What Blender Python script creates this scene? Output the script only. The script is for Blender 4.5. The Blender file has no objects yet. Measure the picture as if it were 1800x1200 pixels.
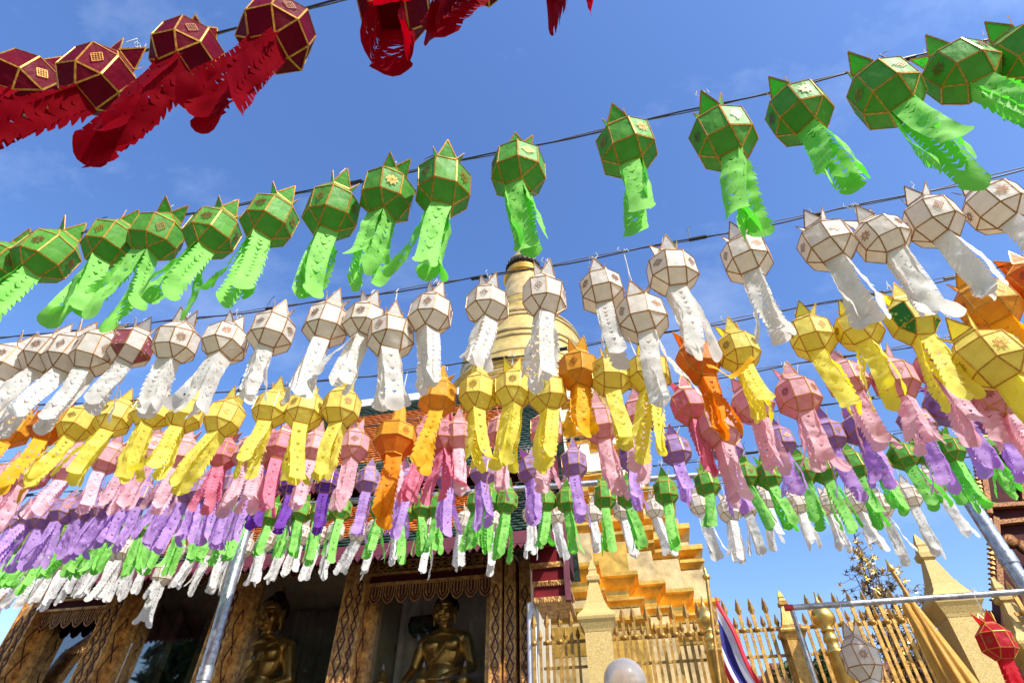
import bpy, bmesh, math, random
import numpy as np
from mathutils import Vector, Matrix, noise
from mathutils.geometry import delaunay_2d_cdt
R = math.radians
random.seed(7)
scene = bpy.context.scene
COL = scene.collection

# ------------------------------------------------------------------ camera, sky, sun, exposure
PITCH = R(44)
cam_d = bpy.data.cameras.new('camera'); cam = bpy.data.objects.new('camera', cam_d); COL.objects.link(cam)
cam.location = (0, 0, 1.6); cam.rotation_euler = (R(90) + PITCH, 0, 0)
cam_d.sensor_width = 36; cam_d.lens = 20; cam_d.clip_start = 0.05; cam_d.clip_end = 3000
scene.camera = cam

SUN_EL = R(42)
SUN_DIR = Vector((0.55, -0.83, 0)).normalized() * math.cos(SUN_EL) + Vector((0, 0, math.sin(SUN_EL)))
world = bpy.data.worlds.new('World'); scene.world = world; world.use_nodes = True
wn, wl = world.node_tree.nodes, world.node_tree.links
wn.clear()
w_out = wn.new('ShaderNodeOutputWorld'); w_bg = wn.new('ShaderNodeBackground'); w_sky = wn.new('ShaderNodeTexSky')
w_sky.sky_type = 'NISHITA'; w_sky.sun_disc = False
w_sky.sun_elevation = SUN_EL; w_sky.sun_rotation = math.atan2(SUN_DIR.x, SUN_DIR.y)
w_sky.altitude = 300; w_sky.air_density = 1.25; w_sky.dust_density = 1.1; w_sky.ozone_density = 2.2
w_bg.inputs['Strength'].default_value = 0.15
# thin wisps of cloud
tc = wn.new('ShaderNodeTexCoord'); mp = wn.new('ShaderNodeMapping'); mp.inputs['Scale'].default_value = (1.2, 2.6, 3.2)
mp.inputs['Rotation'].default_value = (0.3, 0.5, 0.4)
nz = wn.new('ShaderNodeTexNoise'); nz.inputs['Scale'].default_value = 1.6; nz.inputs['Detail'].default_value = 12; nz.inputs['Roughness'].default_value = .62
rp = wn.new('ShaderNodeValToRGB'); rp.color_ramp.elements[0].position = .52; rp.color_ramp.elements[1].position = .85
mul = wn.new('ShaderNodeMath'); mul.operation = 'MULTIPLY'; mul.inputs[1].default_value = .22
mx = wn.new('ShaderNodeMixRGB'); mx.inputs['Color2'].default_value = (6.2, 6.8, 7.6, 1)
wl.new(tc.outputs['Generated'], mp.inputs['Vector']); wl.new(mp.outputs[0], nz.inputs['Vector']); wl.new(nz.outputs['Fac'], rp.inputs[0])
wl.new(rp.outputs[0], mul.inputs[0]); wl.new(mul.outputs[0], mx.inputs['Fac']); wl.new(w_sky.outputs[0], mx.inputs['Color1'])
hs = wn.new('ShaderNodeHueSaturation'); hs.inputs['Saturation'].default_value = 1.22; hs.inputs['Value'].default_value = 1.22; hs.inputs['Hue'].default_value = .512
wl.new(mx.outputs[0], hs.inputs['Color'])
wl.new(hs.outputs[0], w_bg.inputs['Color']); wl.new(w_bg.outputs[0], w_out.inputs['Surface'])

sun_d = bpy.data.lights.new('sun', 'SUN'); sun = bpy.data.objects.new('sun', sun_d); COL.objects.link(sun)
sun_d.energy = 5.0; sun_d.angle = R(0.5); sun_d.color = (1, .95, .87)
sun.location = (10, -10, 30); sun.rotation_euler = SUN_DIR.to_track_quat('Z', 'Y').to_euler()

vs = scene.view_settings
vs.view_transform = 'Standard'; vs.look = 'None'; vs.gamma = 1; vs.exposure = 0.58; vs.use_curve_mapping = False

# ------------------------------------------------------------------ survey helpers: sight line -> real place
CP, SP = math.cos(PITCH), math.sin(PITCH)
EYE = Vector((0, 0, 1.6))
def ray(px, py):
    x = (px - 900) / 1000; y = (600 - py) / 1000
    return Vector((x, CP - y * SP, SP + y * CP))
HALL_O = Vector((0, 10.9, 0)); HALL_A = math.atan2(-.196, .9806)
HX = Vector((math.cos(HALL_A), math.sin(HALL_A), 0)); HY = Vector((-math.sin(HALL_A), math.cos(HALL_A), 0))
def loc(px, py, d=0.0):
    """point on the plane parallel to the hall front, d metres behind it, in hall coordinates"""
    r = ray(px, py); k = (HALL_O + HY * d - EYE).dot(HY) / r.dot(HY)
    p = EYE + r * k - HALL_O
    return Vector((p.dot(HX), d, p.z))
def wpt(px, py, Y):
    r = ray(px, py); return EYE + r * (Y / r.y)

# ------------------------------------------------------------------ materials
def new_mat(name):
    m = bpy.data.materials.new(name); m.use_nodes = True; return m, m.node_tree.nodes, m.node_tree.links
def bsdf_of(m): return m.node_tree.nodes['Principled BSDF']
def mat(name, col, rough=.6, metal=0.0, var=.15, vscale=6.0, bump=0.0, bscale=30.0, spec=.5, dark=None, obj_var=0.0):
    m, n, l = new_mat(name); b = n['Principled BSDF']
    b.inputs['Roughness'].default_value = rough; b.inputs['Metallic'].default_value = metal
    b.inputs['Specular IOR Level'].default_value = spec
    t = n.new('ShaderNodeTexCoord'); z = n.new('ShaderNodeTexNoise'); z.inputs['Scale'].default_value = vscale; z.inputs['Detail'].default_value = 6
    z.inputs['Roughness'].default_value = .65
    l.new(t.outputs['Object'], z.inputs['Vector'])
    c = n.new('ShaderNodeValToRGB'); d = dark or tuple(x * (1 - var * 2) for x in col)
    c.color_ramp.elements[0].position = .33; c.color_ramp.elements[1].position = .67
    c.color_ramp.elements[0].color = (*d, 1); c.color_ramp.elements[1].color = (*[min(1, x * (1 + var)) for x in col], 1)
    l.new(z.outputs['Fac'], c.inputs[0])
    src = c.outputs[0]
    if obj_var:
        oi = n.new('ShaderNodeObjectInfo'); hv = n.new('ShaderNodeHueSaturation'); ma = n.new('ShaderNodeMapRange')
        ma.inputs['To Min'].default_value = 1 - obj_var; ma.inputs['To Max'].default_value = 1 + obj_var
        l.new(oi.outputs['Random'], ma.inputs['Value']); l.new(ma.outputs[0], hv.inputs['Value']); l.new(src, hv.inputs['Color']); src = hv.outputs[0]
    l.new(src, b.inputs['Base Color'])
    if bump:
        z2 = n.new('ShaderNodeTexNoise'); z2.inputs['Scale'].default_value = bscale; z2.inputs['Detail'].default_value = 5
        l.new(t.outputs['Object'], z2.inputs['Vector'])
        bp = n.new('ShaderNodeBump'); bp.inputs['Strength'].default_value = bump; bp.inputs['Distance'].default_value = .02
        l.new(z2.outputs['Fac'], bp.inputs['Height']); l.new(bp.outputs[0], b.inputs['Normal'])
    return m
def cloth(name, col, thru, mix=.4, rough=.5, spec=.35, bump=.25, bscale=18.0, var=.07, print_col=None, pscale=26):
    """thin paper or cloth that the daylight shines through"""
    m = mat(name, col, rough, 0, var, 9, bump, bscale, spec); n, l = m.node_tree.nodes, m.node_tree.links
    b = n['Principled BSDF']; tr = n.new('ShaderNodeBsdfTranslucent'); mxs = n.new('ShaderNodeMixShader'); out = n['Material Output']
    tr.inputs['Color'].default_value = (*thru, 1); mxs.inputs['Fac'].default_value = mix
    l.new(b.outputs[0], mxs.inputs[1]); l.new(tr.outputs[0], mxs.inputs[2]); l.new(mxs.outputs[0], out.inputs['Surface'])
    oi = n.new('ShaderNodeObjectInfo'); hv = n.new('ShaderNodeHueSaturation'); ma = n.new('ShaderNodeMapRange')
    ma.inputs['To Min'].default_value = .86; ma.inputs['To Max'].default_value = 1.06
    src = b.inputs['Base Color'].links[0].from_socket
    l.new(oi.outputs['Random'], ma.inputs['Value']); l.new(ma.outputs[0], hv.inputs['Value']); l.new(src, hv.inputs['Color'])
    if print_col:
        t = n.new('ShaderNodeTexCoord'); vo = n.new('ShaderNodeTexVoronoi'); vo.inputs['Scale'].default_value = pscale
        cr = n.new('ShaderNodeValToRGB'); cr.color_ramp.elements[0].position = .25; cr.color_ramp.elements[1].position = .42
        cr.color_ramp.elements[0].color = (1, 1, 1, 1); cr.color_ramp.elements[1].color = (0, 0, 0, 1)
        mm = n.new('ShaderNodeMixRGB'); mm.inputs['Color2'].default_value = (*print_col, 1)
        l.new(t.outputs['Object'], vo.inputs['Vector']); l.new(vo.outputs['Distance'], cr.inputs[0]); l.new(cr.outputs[0], mm.inputs['Fac'])
        l.new(hv.outputs[0], mm.inputs['Color1']); l.new(mm.outputs[0], b.inputs['Base Color'])
    else: l.new(hv.outputs[0], b.inputs['Base Color'])
    return m

# key: body colour, body light-through, tail colour, tail light-through
PAL = {
 'red':    ((.21, .003, .022), (.22, .0, .008), (.22, .002, .008), (.42, .0, .008)),
 'scarlet':((.60, .01, .03), (.6, .01, .02), (.65, .01, .03), (.7, .01, .02)),
 'green':  ((.18, .54, .08), (.006, .38, .008), (.36, .80, .18), (.10, .62, .03)),
 'white':  ((.86, .83, .78), (.92, .80, .64), (.84, .83, .82), (.78, .73, .66)),
 'yellow': ((.93, .85, .20), (.88, .72, .01), (.92, .85, .17), (.92, .82, .03)),
 'amber':  ((.88, .50, .04), (.80, .28, .0), (.90, .54, .03), (.90, .44, .0)),
 'orange': ((.80, .27, .02), (.75, .09, .0), (.88, .34, .01), (.90, .22, .0)),
 'pink':   ((.86, .56, .62), (.78, .22, .28), (.90, .62, .71), (.90, .48, .56)),
 'rose':   ((.82, .34, .44), (.75, .06, .12), (.84, .30, .44), (.85, .14, .24)),
 'purple': ((.56, .38, .70), (.30, .05, .38), (.62, .41, .82), (.54, .26, .74)),
 'violet': ((.20, .08, .42), (.12, .01, .28), (.22, .07, .48), (.20, .02, .44)),
}
MB, MT = {}, {}
for k, (a, b, c, d) in PAL.items():
    MB[k] = cloth(k + ' lantern cloth', a, b, .46, bump=.5, bscale=11, var=.11)
    MT[k] = cloth(k + ' tail paper', c, d, .45, .6, .03 if k == 'red' else .2, .3, 9)
    if k == 'red': bsdf_of(MB[k]).inputs['Specular IOR Level'].default_value = .12
M_PATCH = {'red': cloth('maroon floral brocade', (.34, .09, .11), (.30, .05, .06), .25, print_col=(.62, .40, .38)),
           'green': cloth('green floral brocade', (.03, .20, .03), (.03, .25, .02), .25, print_col=(.5, .6, .1))}
M_TAPE = mat('gold paper tape', (.62, .30, .035), .38, .35, .25, 60)
M_TAPEB = mat('bronze paper tape', (.42, .20, .05), .4, .35, .3, 60)
M_ORN = mat('printed gold ornament', (.50, .22, .02), .4, .4, .3, 70)
M_ORNB = mat('printed brown ornament', (.28, .10, .02), .4, .4, .3, 70)
M_STRING = mat('white cotton string', (.7, .7, .68), .8)
M_CABLE = mat('black cable', (.03, .03, .035), .45, 0, .2)
M_CABLE2 = mat('grey cable', (.16, .16, .17), .6)
M_TAPEK = mat('black insulating tape', (.012, .012, .014), .4)
M_STEEL = mat('galvanised steel', (.44, .46, .50), .38, .8, .25, 14, .2, 60)
M_GOLD = mat('gilded metal', (.78, .50, .13), .3, .85, .15, 8, .15, 14)
M_GOLDP = mat('weathered gold paint', (.44, .245, .055), .42, .5, .22, 14, .25, 60, obj_var=.15)
M_PILLAR = mat('speckled cream stone', (.56, .40, .14), .75, 0, .18, 55, .5, 90)
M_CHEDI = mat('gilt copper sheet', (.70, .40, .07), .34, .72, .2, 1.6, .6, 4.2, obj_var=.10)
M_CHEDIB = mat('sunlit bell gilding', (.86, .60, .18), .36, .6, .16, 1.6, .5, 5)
M_CHEDIP = mat('sunlit pale gilt', (.82, .74, .54), .4, .2, .1, 1.2, .4, 3)  # sun brightness on the upper courses painted in as a paler gilt
M_CHEDIW = mat('pale lit gilt', (.53, .39, .18), .46, .45, .22, 1.4, .7, 3.4, obj_var=.08)  # lit paleness of the flat courses is put into this gilt
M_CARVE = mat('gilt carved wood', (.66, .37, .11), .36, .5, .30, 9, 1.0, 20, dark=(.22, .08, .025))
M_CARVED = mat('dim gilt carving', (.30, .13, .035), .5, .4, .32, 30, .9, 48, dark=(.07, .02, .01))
M_GAP = mat('maroon lacquer groove', (.05, .008, .008), .5)
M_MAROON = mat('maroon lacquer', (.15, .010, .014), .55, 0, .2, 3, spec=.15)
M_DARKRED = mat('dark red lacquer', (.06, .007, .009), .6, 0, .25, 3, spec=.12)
M_SCALLOP = mat('shaded maroon fascia', (.13, .02, .035), .6, 0, .15, 4)  # maroon darkened: the shade on the eaves is put into the colour
M_TILEG = mat('green glazed tile', (.075, .125, .10), .28, 0, .35, 7, .1, 30, obj_var=.35)
M_TILEO = mat('orange glazed tile', (.72, .22, .045), .3, 0, .25, 7, .1, 30, obj_var=.25)
M_RIDGE = mat('whitewashed ridge', (.66, .66, .63), .7, 0, .12, 3)
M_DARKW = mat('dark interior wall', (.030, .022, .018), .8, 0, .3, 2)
M_GREYW = mat('grey curtain cloth', (.80, .74, .74), .85, 0, .14, 1.5, .3, 4)
M_BUDDHA = mat('polished bronze gilding', (.80, .53, .17), .33, .9, .14, 3, .04, 6)
M_HAIR = mat('dark lacquer hair', (.03, .028, .02), .45, .2, .2, 20, .8, 60)
M_WHITEP = mat('white enamel', (.78, .78, .8), .4)
M_GROUND = mat('pale paving', (.17, .155, .13), .8, 0, .12, 1.2, .2, 8)
M_LEAF = mat('leaf green', (.045, .09, .02), .6, 0, .35, 5)
M_BARK = mat('bark', (.12, .08, .05), .8)
M_ROOFR = mat('brown clay roof', (.20, .08, .06), .7, 0, .2, 4)
M_WALLC = mat('cream wall', (.5, .44, .32), .8, 0, .1, 2)
def glass_mat(name, tint, base=.05, rough=.02, k=1.0):
    m, n, l = new_mat(name); n.remove(n['Principled BSDF']); out = n['Material Output']
    tr = n.new('ShaderNodeBsdfTransparent'); tr.inputs['Color'].default_value = (*tint, 1)
    gl = n.new('ShaderNodeBsdfGlossy'); gl.inputs['Roughness'].default_value = rough
    fr = n.new('ShaderNodeFresnel'); fr.inputs['IOR'].default_value = 1.5
    ad = n.new('ShaderNodeMath'); ad.operation = 'ADD'; ad.inputs[1].default_value = base; ad.use_clamp = True
    mxs = n.new('ShaderNodeMixShader')
    sc_ = n.new('ShaderNodeMath'); sc_.operation = 'MULTIPLY'; sc_.inputs[1].default_value = k; l.new(fr.outputs[0], sc_.inputs[0]); l.new(sc_.outputs[0], ad.inputs[0]); l.new(ad.outputs[0], mxs.inputs['Fac']); l.new(tr.outputs[0], mxs.inputs[1]); l.new(gl.outputs[0], mxs.inputs[2])
    l.new(mxs.outputs[0], out.inputs['Surface']); return m
M_GLASS = glass_mat('tinted window glass', (.93, .92, .90), 0.05, k=.5)
M_GLASSM = glass_mat('mirror tinted glass', (.5, .5, .5), .22, .015)

# ------------------------------------------------------------------ mesh builder
class Mesh:
    def __init__(s): s.v, s.f, s.mi, s.sm = [], [], [], []
    def add(s, vs_, fs, mi=0, smooth=False, M=None):
        o = len(s.v); s.v += [tuple(M @ Vector(v)) if M else tuple(v) for v in vs_]
        for f in fs: s.f.append([i + o for i in f]); s.mi.append(mi); s.sm.append(smooth)
    def box(s, c, sz, mi=0, M=None, rot=None):
        x, y, z = [k / 2 for k in sz]; c = Vector(c)
        vv = [Vector((a * x, b * y, d * z)) for a in (-1, 1) for b in (-1, 1) for d in (-1, 1)]
        if rot is not None: vv = [rot @ v for v in vv]
        s.add([v + c for v in vv], [(0, 1, 3, 2), (4, 6, 7, 5), (0, 4, 5, 1), (2, 3, 7, 6), (0, 2, 6, 4), (1, 5, 7, 3)], mi, False, M)
    def bar(s, p, q, w, t, up, mi=0, M=None):
        """box beam from p to q, width w across, thickness t along up"""
        p, q, up = Vector(p), Vector(q), Vector(up); d = (q - p).normalized(); sd = d.cross(up).normalized(); u = sd.cross(d)
        vv = [e + sd * (a * w / 2) + u * (b * t / 2) for e in (p, q) for a, b in ((-1, -1), (1, -1), (1, 1), (-1, 1))]
        s.add(vv, [(0, 1, 2, 3), (7, 6, 5, 4), (0, 4, 5, 1), (1, 5, 6, 2), (2, 6, 7, 3), (3, 7, 4, 0)], mi, False, M)
    def tube(s, pts, r, n=8, mi=0, M=None, cap=True):
        pts = [Vector(p) for p in pts]; rs = r if isinstance(r, (list, tuple)) else [r] * len(pts); vv, ff = [], []
        ref = Vector((0, 0, 1)) if abs((pts[-1] - pts[0]).normalized().z) < .9 else Vector((1, 0, 0))
        for i, p in enumerate(pts):
            d = (pts[min(i + 1, len(pts) - 1)] - pts[max(i - 1, 0)]).normalized(); a = d.cross(ref).normalized(); b = d.cross(a)
            vv += [p + (a * math.cos(2 * math.pi * k / n) + b * math.sin(2 * math.pi * k / n)) * rs[i] for k in range(n)]
        for i in range(len(pts) - 1):
            for k in range(n): ff.append((i * n + k, i * n + (k + 1) % n, (i + 1) * n + (k + 1) % n, (i + 1) * n + k))
        s.add(vv, ff, mi, True, M)
        if cap:
            m = len(pts) - 1
            s.add(vv[:n], [tuple(range(n))[::-1]], mi, False, M); s.add(vv[m * n:], [tuple(range(n))], mi, False, M)
    def lathe(s, prof, n=24, c=(0, 0, 0), mi=0, smooth=True, rot=0.0, M=None, capb=True, capt=True):
        vv, ff = [], []; c = Vector(c)
        for r, z in prof: vv += [c + Vector((r * math.cos(rot + 2 * math.pi * k / n), r * math.sin(rot + 2 * math.pi * k / n), z)) for k in range(n)]
        for i in range(len(prof) - 1):
            for k in range(n): ff.append((i * n + k, i * n + (k + 1) % n, (i + 1) * n + (k + 1) % n, (i + 1) * n + k))
        if capb: ff.append(tuple(range(n))[::-1])
        if capt: ff.append(tuple((len(prof) - 1) * n + k for k in range(n)))
        s.add(vv, ff, mi, smooth, M)
    def prism(s, poly, y0, y1, mi=0, M=None):
        """polygon in x,z extruded along y"""
        n = len(poly); vv = [(x, y0, z) for x, z in poly] + [(x, y1, z) for x, z in poly]
        s.add(vv, [tuple(range(n)), tuple(range(2 * n - 1, n - 1, -1))] + [(i, i + n, (i + 1) % n + n, (i + 1) % n) for i in range(n)], mi, False, M)
    def mesh(s, name, mats, fix=True):
        me = bpy.data.meshes.new(name); me.from_pydata(s.v, [], s.f)
        for m in (mats if isinstance(mats, (list, tuple)) else [mats]): me.materials.append(m)
        me.polygons.foreach_set('material_index', s.mi); me.polygons.foreach_set('use_smooth', s.sm)
        if fix:
            bm = bmesh.new(); bm.from_mesh(me); bmesh.ops.recalc_face_normals(bm, faces=bm.faces); bm.to_mesh(me); bm.free()
        me.update(); return me
    def obj(s, name, mats, parent=None, fix=True): return link(name, s.mesh(name, mats, fix), parent)
def link(name, me, parent=None):
    o = bpy.data.objects.new(name, me); COL.objects.link(o)
    if parent: o.parent = parent
    return o
def tag(o, label, cat, group=None):
    o['label'] = label; o['category'] = cat
    if group: o['group'] = group
    return o
def struct(o, kind='structure'): o['kind'] = kind; return o
def thing(name, label, cat, at=(0, 0, 0), rz=0.0, group=None):
    o = link(name, None); o.location = at; o.rotation_euler = (0, 0, rz); return tag(o, label, cat, group)

# ------------------------------------------------------------------ ground
g = Mesh(); g.add([(-600, -600, 0), (600, -600, 0), (600, 600, 0), (-600, 600, 0)], [(0, 1, 2, 3)])
struct(g.obj('ground', M_GROUND))

# ------------------------------------------------------------------ golden chedi
CH = Vector((1.0, 32, 0))
chedi = thing('golden_chedi', 'tall gilded stupa with ringed spire rising behind the hall and fence', 'stupa', CH, HALL_A)
def plan(H):
    q = [(H, .46 * H), (.87 * H, .46 * H), (.87 * H, .62 * H), (.74 * H, .62 * H), (.74 * H, .74 * H), (.62 * H, .74 * H), (.62 * H, .87 * H), (.46 * H, .87 * H), (.46 * H, H)]
    return q
def tier(prof, H, name, m):
    """redented square course; prof = (outward offset, z)"""
    q = plan(H); ms = Mesh(); loops = []
    for o, z in prof:
        lp = []
        for a in range(4):
            c, s_ = (1, 0, -1, 0)[a], (0, 1, 0, -1)[a]
            for x, y in q:
                x2, y2 = x + o, y + o
                lp.append((x2 * c - y2 * s_, x2 * s_ + y2 * c, z))
        loops.append(lp)
    n = len(loops[0]); vv = [p for lp in loops for p in lp]
    ff = [(i * n + k, i * n + (k + 1) % n, (i + 1) * n + (k + 1) % n, (i + 1) * n + k) for i in range(len(loops) - 1) for k in range(n)]
    ff += [tuple(range(n))[::-1], tuple((len(loops) - 1) * n + k for k in range(n))]
    ms.add(vv, ff); return ms.obj(name, m, chedi)
def cornice(z, h, o): return [(0, z), (o * .25, z + h * .12), (o * .25, z + h * .3), (o * .55, z + h * .55), (o, z + h * .72), (o, z + h), (o * .6, z + h + .001)]
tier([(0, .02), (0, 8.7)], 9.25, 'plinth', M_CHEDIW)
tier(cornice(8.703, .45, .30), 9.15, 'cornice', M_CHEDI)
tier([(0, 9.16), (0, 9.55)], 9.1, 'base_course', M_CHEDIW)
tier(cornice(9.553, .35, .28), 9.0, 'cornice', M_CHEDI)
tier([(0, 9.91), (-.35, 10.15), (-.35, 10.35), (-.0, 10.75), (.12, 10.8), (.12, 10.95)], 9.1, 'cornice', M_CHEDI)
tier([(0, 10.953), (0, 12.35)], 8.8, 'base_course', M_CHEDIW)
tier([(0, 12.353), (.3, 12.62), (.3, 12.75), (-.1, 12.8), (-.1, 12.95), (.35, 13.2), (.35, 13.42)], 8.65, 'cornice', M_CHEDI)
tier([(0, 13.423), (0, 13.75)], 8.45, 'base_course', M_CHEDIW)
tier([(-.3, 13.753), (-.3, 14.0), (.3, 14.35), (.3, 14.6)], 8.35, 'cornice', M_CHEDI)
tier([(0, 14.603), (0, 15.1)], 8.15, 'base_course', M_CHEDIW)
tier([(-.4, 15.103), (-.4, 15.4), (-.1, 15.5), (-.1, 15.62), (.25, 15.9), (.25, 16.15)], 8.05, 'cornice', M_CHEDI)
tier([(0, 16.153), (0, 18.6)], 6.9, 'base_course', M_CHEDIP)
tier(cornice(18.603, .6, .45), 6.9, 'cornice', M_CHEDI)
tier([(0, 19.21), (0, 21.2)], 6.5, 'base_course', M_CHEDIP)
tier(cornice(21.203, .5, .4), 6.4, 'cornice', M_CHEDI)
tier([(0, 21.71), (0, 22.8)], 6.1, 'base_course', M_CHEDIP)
# gilt copper plates on the big flat courses, each with its own edges
pl_me = {}
def plates(H, z0, z1, nx, nz_, faces=(3, 0), pm=None):
    for a in faces:
        rot = Matrix.Rotation(a * math.pi / 2, 4, 'Z')
        segs = [(H, -.46 * H, .46 * H, nx), (.87 * H, .46 * H, .62 * H, 1), (.87 * H, -.62 * H, -.46 * H, 1)]
        for X, y0, y1, n in segs:
            for i in range(n):
                for j in range(nz_):
                    w = (y1 - y0) / n; h = (z1 - z0) / nz_
                    key = (round(w, 2), round(h, 2), bool(pm))
                    if key not in pl_me:
                        b = Mesh(); b.box((0, 0, 0), (.05, w - .03, h - .03)); pl_me[key] = [b.mesh('gilt_plate', pm or M_CHEDIW), b.mesh('gilt_plate', M_CHEDI)]
                    o = link('gilt_plate', pl_me[key][random.random() < .15], chedi)
                    dx = random.uniform(.010, .028)
                    o.location = rot @ Vector((X + dx, y0 + w * (i + .5), z0 + h * (j + .5))); o.rotation_euler = (0, random.gauss(0, .012), a * math.pi / 2 + random.gauss(0, .010))
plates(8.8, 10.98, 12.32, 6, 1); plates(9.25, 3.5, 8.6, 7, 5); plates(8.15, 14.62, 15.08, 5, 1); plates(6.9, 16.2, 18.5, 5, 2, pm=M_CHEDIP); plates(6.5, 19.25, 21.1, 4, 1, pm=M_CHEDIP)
def rnd(name, prof, m, n=64): 
    b = Mesh(); b.lathe(prof, n); return b.obj(name, m, chedi)
def torus_band(r, z, h, o): return [(r, z), (r + o * .7, z + h * .15), (r + o, z + h * .5), (r + o * .7, z + h * .85), (r, z + h)]
zz = 22.82
for r in (6.3, 6.05, 5.8, 5.55):
    rnd('ring_moulding', torus_band(r - .2, zz, .5, .3), M_CHEDI); zz += .503
    rnd('ring_band', [(r - .1, zz), (r - .12, zz + .22)], M_CHEDIW); zz += .223
bell = [(5.75, 25.75), (5.5, 26.1), (5.2, 26.5), (4.9, 27.3), (4.75, 28.2), (4.62, 29.3), (4.48, 30.3), (4.25, 31.3), (3.95, 32.2), (3.55, 32.9), (3.0, 33.4), (2.6, 33.6)]
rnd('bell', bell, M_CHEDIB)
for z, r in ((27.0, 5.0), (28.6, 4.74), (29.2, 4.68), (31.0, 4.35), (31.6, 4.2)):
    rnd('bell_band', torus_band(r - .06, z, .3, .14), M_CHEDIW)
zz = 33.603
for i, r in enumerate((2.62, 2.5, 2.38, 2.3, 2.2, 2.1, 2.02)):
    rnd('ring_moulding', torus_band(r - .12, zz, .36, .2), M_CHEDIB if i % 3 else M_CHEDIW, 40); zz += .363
rnd('shaft', [(1.86, zz), (1.8, zz + .2), (1.5, 39.6)], M_CHEDIW, 32)
rnd('shaft_cornice', [(1.5, 39.603), (1.75, 39.75), (1.75, 39.95), (1.35, 40.0), (1.35, 40.25), (1.55, 40.4), (1.55, 40.6), (1.25, 40.62), (1.25, 41.1)], M_CHEDI, 20)
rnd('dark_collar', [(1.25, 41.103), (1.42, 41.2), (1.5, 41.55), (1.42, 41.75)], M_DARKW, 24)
b = Mesh()
for k in range(24):
    a = k * math.pi / 12; b.box((1.5 * math.cos(a), 1.5 * math.sin(a), 41.35), (.12, .2, .4), rot=Matrix.Rotation(a, 3, 'Z'))
b.obj('collar_petals', M_HAIR, chedi)
rnd('cap', [(1.4, 41.753), (1.38, 42.0), (1.05, 42.7), (.75, 43.2), (.62, 43.6), (.55, 44.0), (.6, 44.1), (.5, 44.3), (.45, 45.2), (.5, 45.3), (.36, 45.6), (.28, 47), (.1, 48.4)], M_CHEDIW, 28)

# ------------------------------------------------------------------ temple hall
hall = thing('temple_hall', 'ornate gilt and maroon shrine hall with orange and green tiled roof', 'temple', HALL_O, HALL_A)
def H(name, b, m, par=None): return b.obj(name, m, par or hall)
cols = [loc(37, 1100).x, loc(186, 1100).x, loc(388, 1100).x, loc(612, 1100).x, loc(877, 1100).x]
ZE = 6.55                                  # top of columns
def lattice(b, x, w, z0, z1, y, nd=.62):
    """raised diamond lattice on a column face, dark grooves with gilt rosettes"""
    h = w * 1.75; k = int((z1 - z0) / h)
    for i in range(k):
        za, zb = z0 + i * h, z0 + (i + 1) * h; zm = (za + zb) / 2; e = w * .36
        for s_ in (-1, 1):
            b.bar((x, y, za), (x + s_ * e, y, zm), .022, .012, (0, 1, 0), 1); b.bar((x + s_ * e, y - .001, zm), (x, y - .001, zb), .022, .012, (0, 1, 0), 1)
        b.lathe([(.0, 0), (e * .55, .002), (e * .30, .022), (.01, .034)], 8, M=Matrix.Translation((x, y + .002, zm)) @ Matrix.Rotation(math.pi / 2, 4, 'X'), mi=0, smooth=False, capb=False)
        for s_ in (-1, 1): b.box((x + s_ * w * .36, y, za + .02), (w * .12, .016, h * .2), 0)
def column(x, w, dep, z1, y0=0.0):
    b = Mesh(); b.box((x, y0 + dep / 2, (z1 + .02) / 2), (w, dep, z1 - .02)); c = H('column', b, [M_CARVE, M_GAP])
    b = Mesh()
    if w > .4: lattice(b, x - w * .20, w * .46, 2.2, z1 - .3, y0 - .008); lattice(b, x + w * .24, w * .30, 2.2, z1 - .3, y0 - .008); b.box((x + w * .06, y0 - .012, (2 + z1) / 2), (.025, .03, z1 - 2), 0)
    else: lattice(b, x, w * .80, 2.4, z1 - .5, y0 - .008)
    for s_ in (-1, 1): b.box((x + s_ * (w / 2 - .02), y0 - .01, (2 + z1) / 2), (.03, .03, z1 - 2), 0)
    b.obj('carved_lattice', [M_CARVE, M_GAP], c)
    b = Mesh()                                         # carving on the side facing the camera axis
    h = dep * 1.6
    for i in range(int((z1 - 2.6) / h)):
        za = 2.4 + i * h; zm = za + h / 2; X = x + (w / 2 + .006) * (1 if x < 0 else -1); e = dep * .36; yc = y0 + dep / 2
        for s_ in (-1, 1):
            b.bar((X, yc, za), (X, yc + s_ * e, zm), .022, .01, (1, 0, 0), 1); b.bar((X + .001, yc + s_ * e, zm), (X + .001, yc, za + h), .022, .01, (1, 0, 0), 1)
    b.obj('side_lattice', [M_CARVE, M_GAP], c)
for i, x in enumerate(cols[:4]): column(x, .46, .42, ZE)
xr = [loc(871, 1100).x, loc(895, 1100).x, loc(921, 1100).x]
for i, x in enumerate(xr): column(x, .22, .3 + .1 * i, ZE - .2, y0=.08 * i)
# the red grooves between the three slim pilasters
b = Mesh(); b.box((xr[1], .62, 3.2), (.78, .2, 6.3)); H('pilaster_backing', b, M_MAROON)
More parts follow.
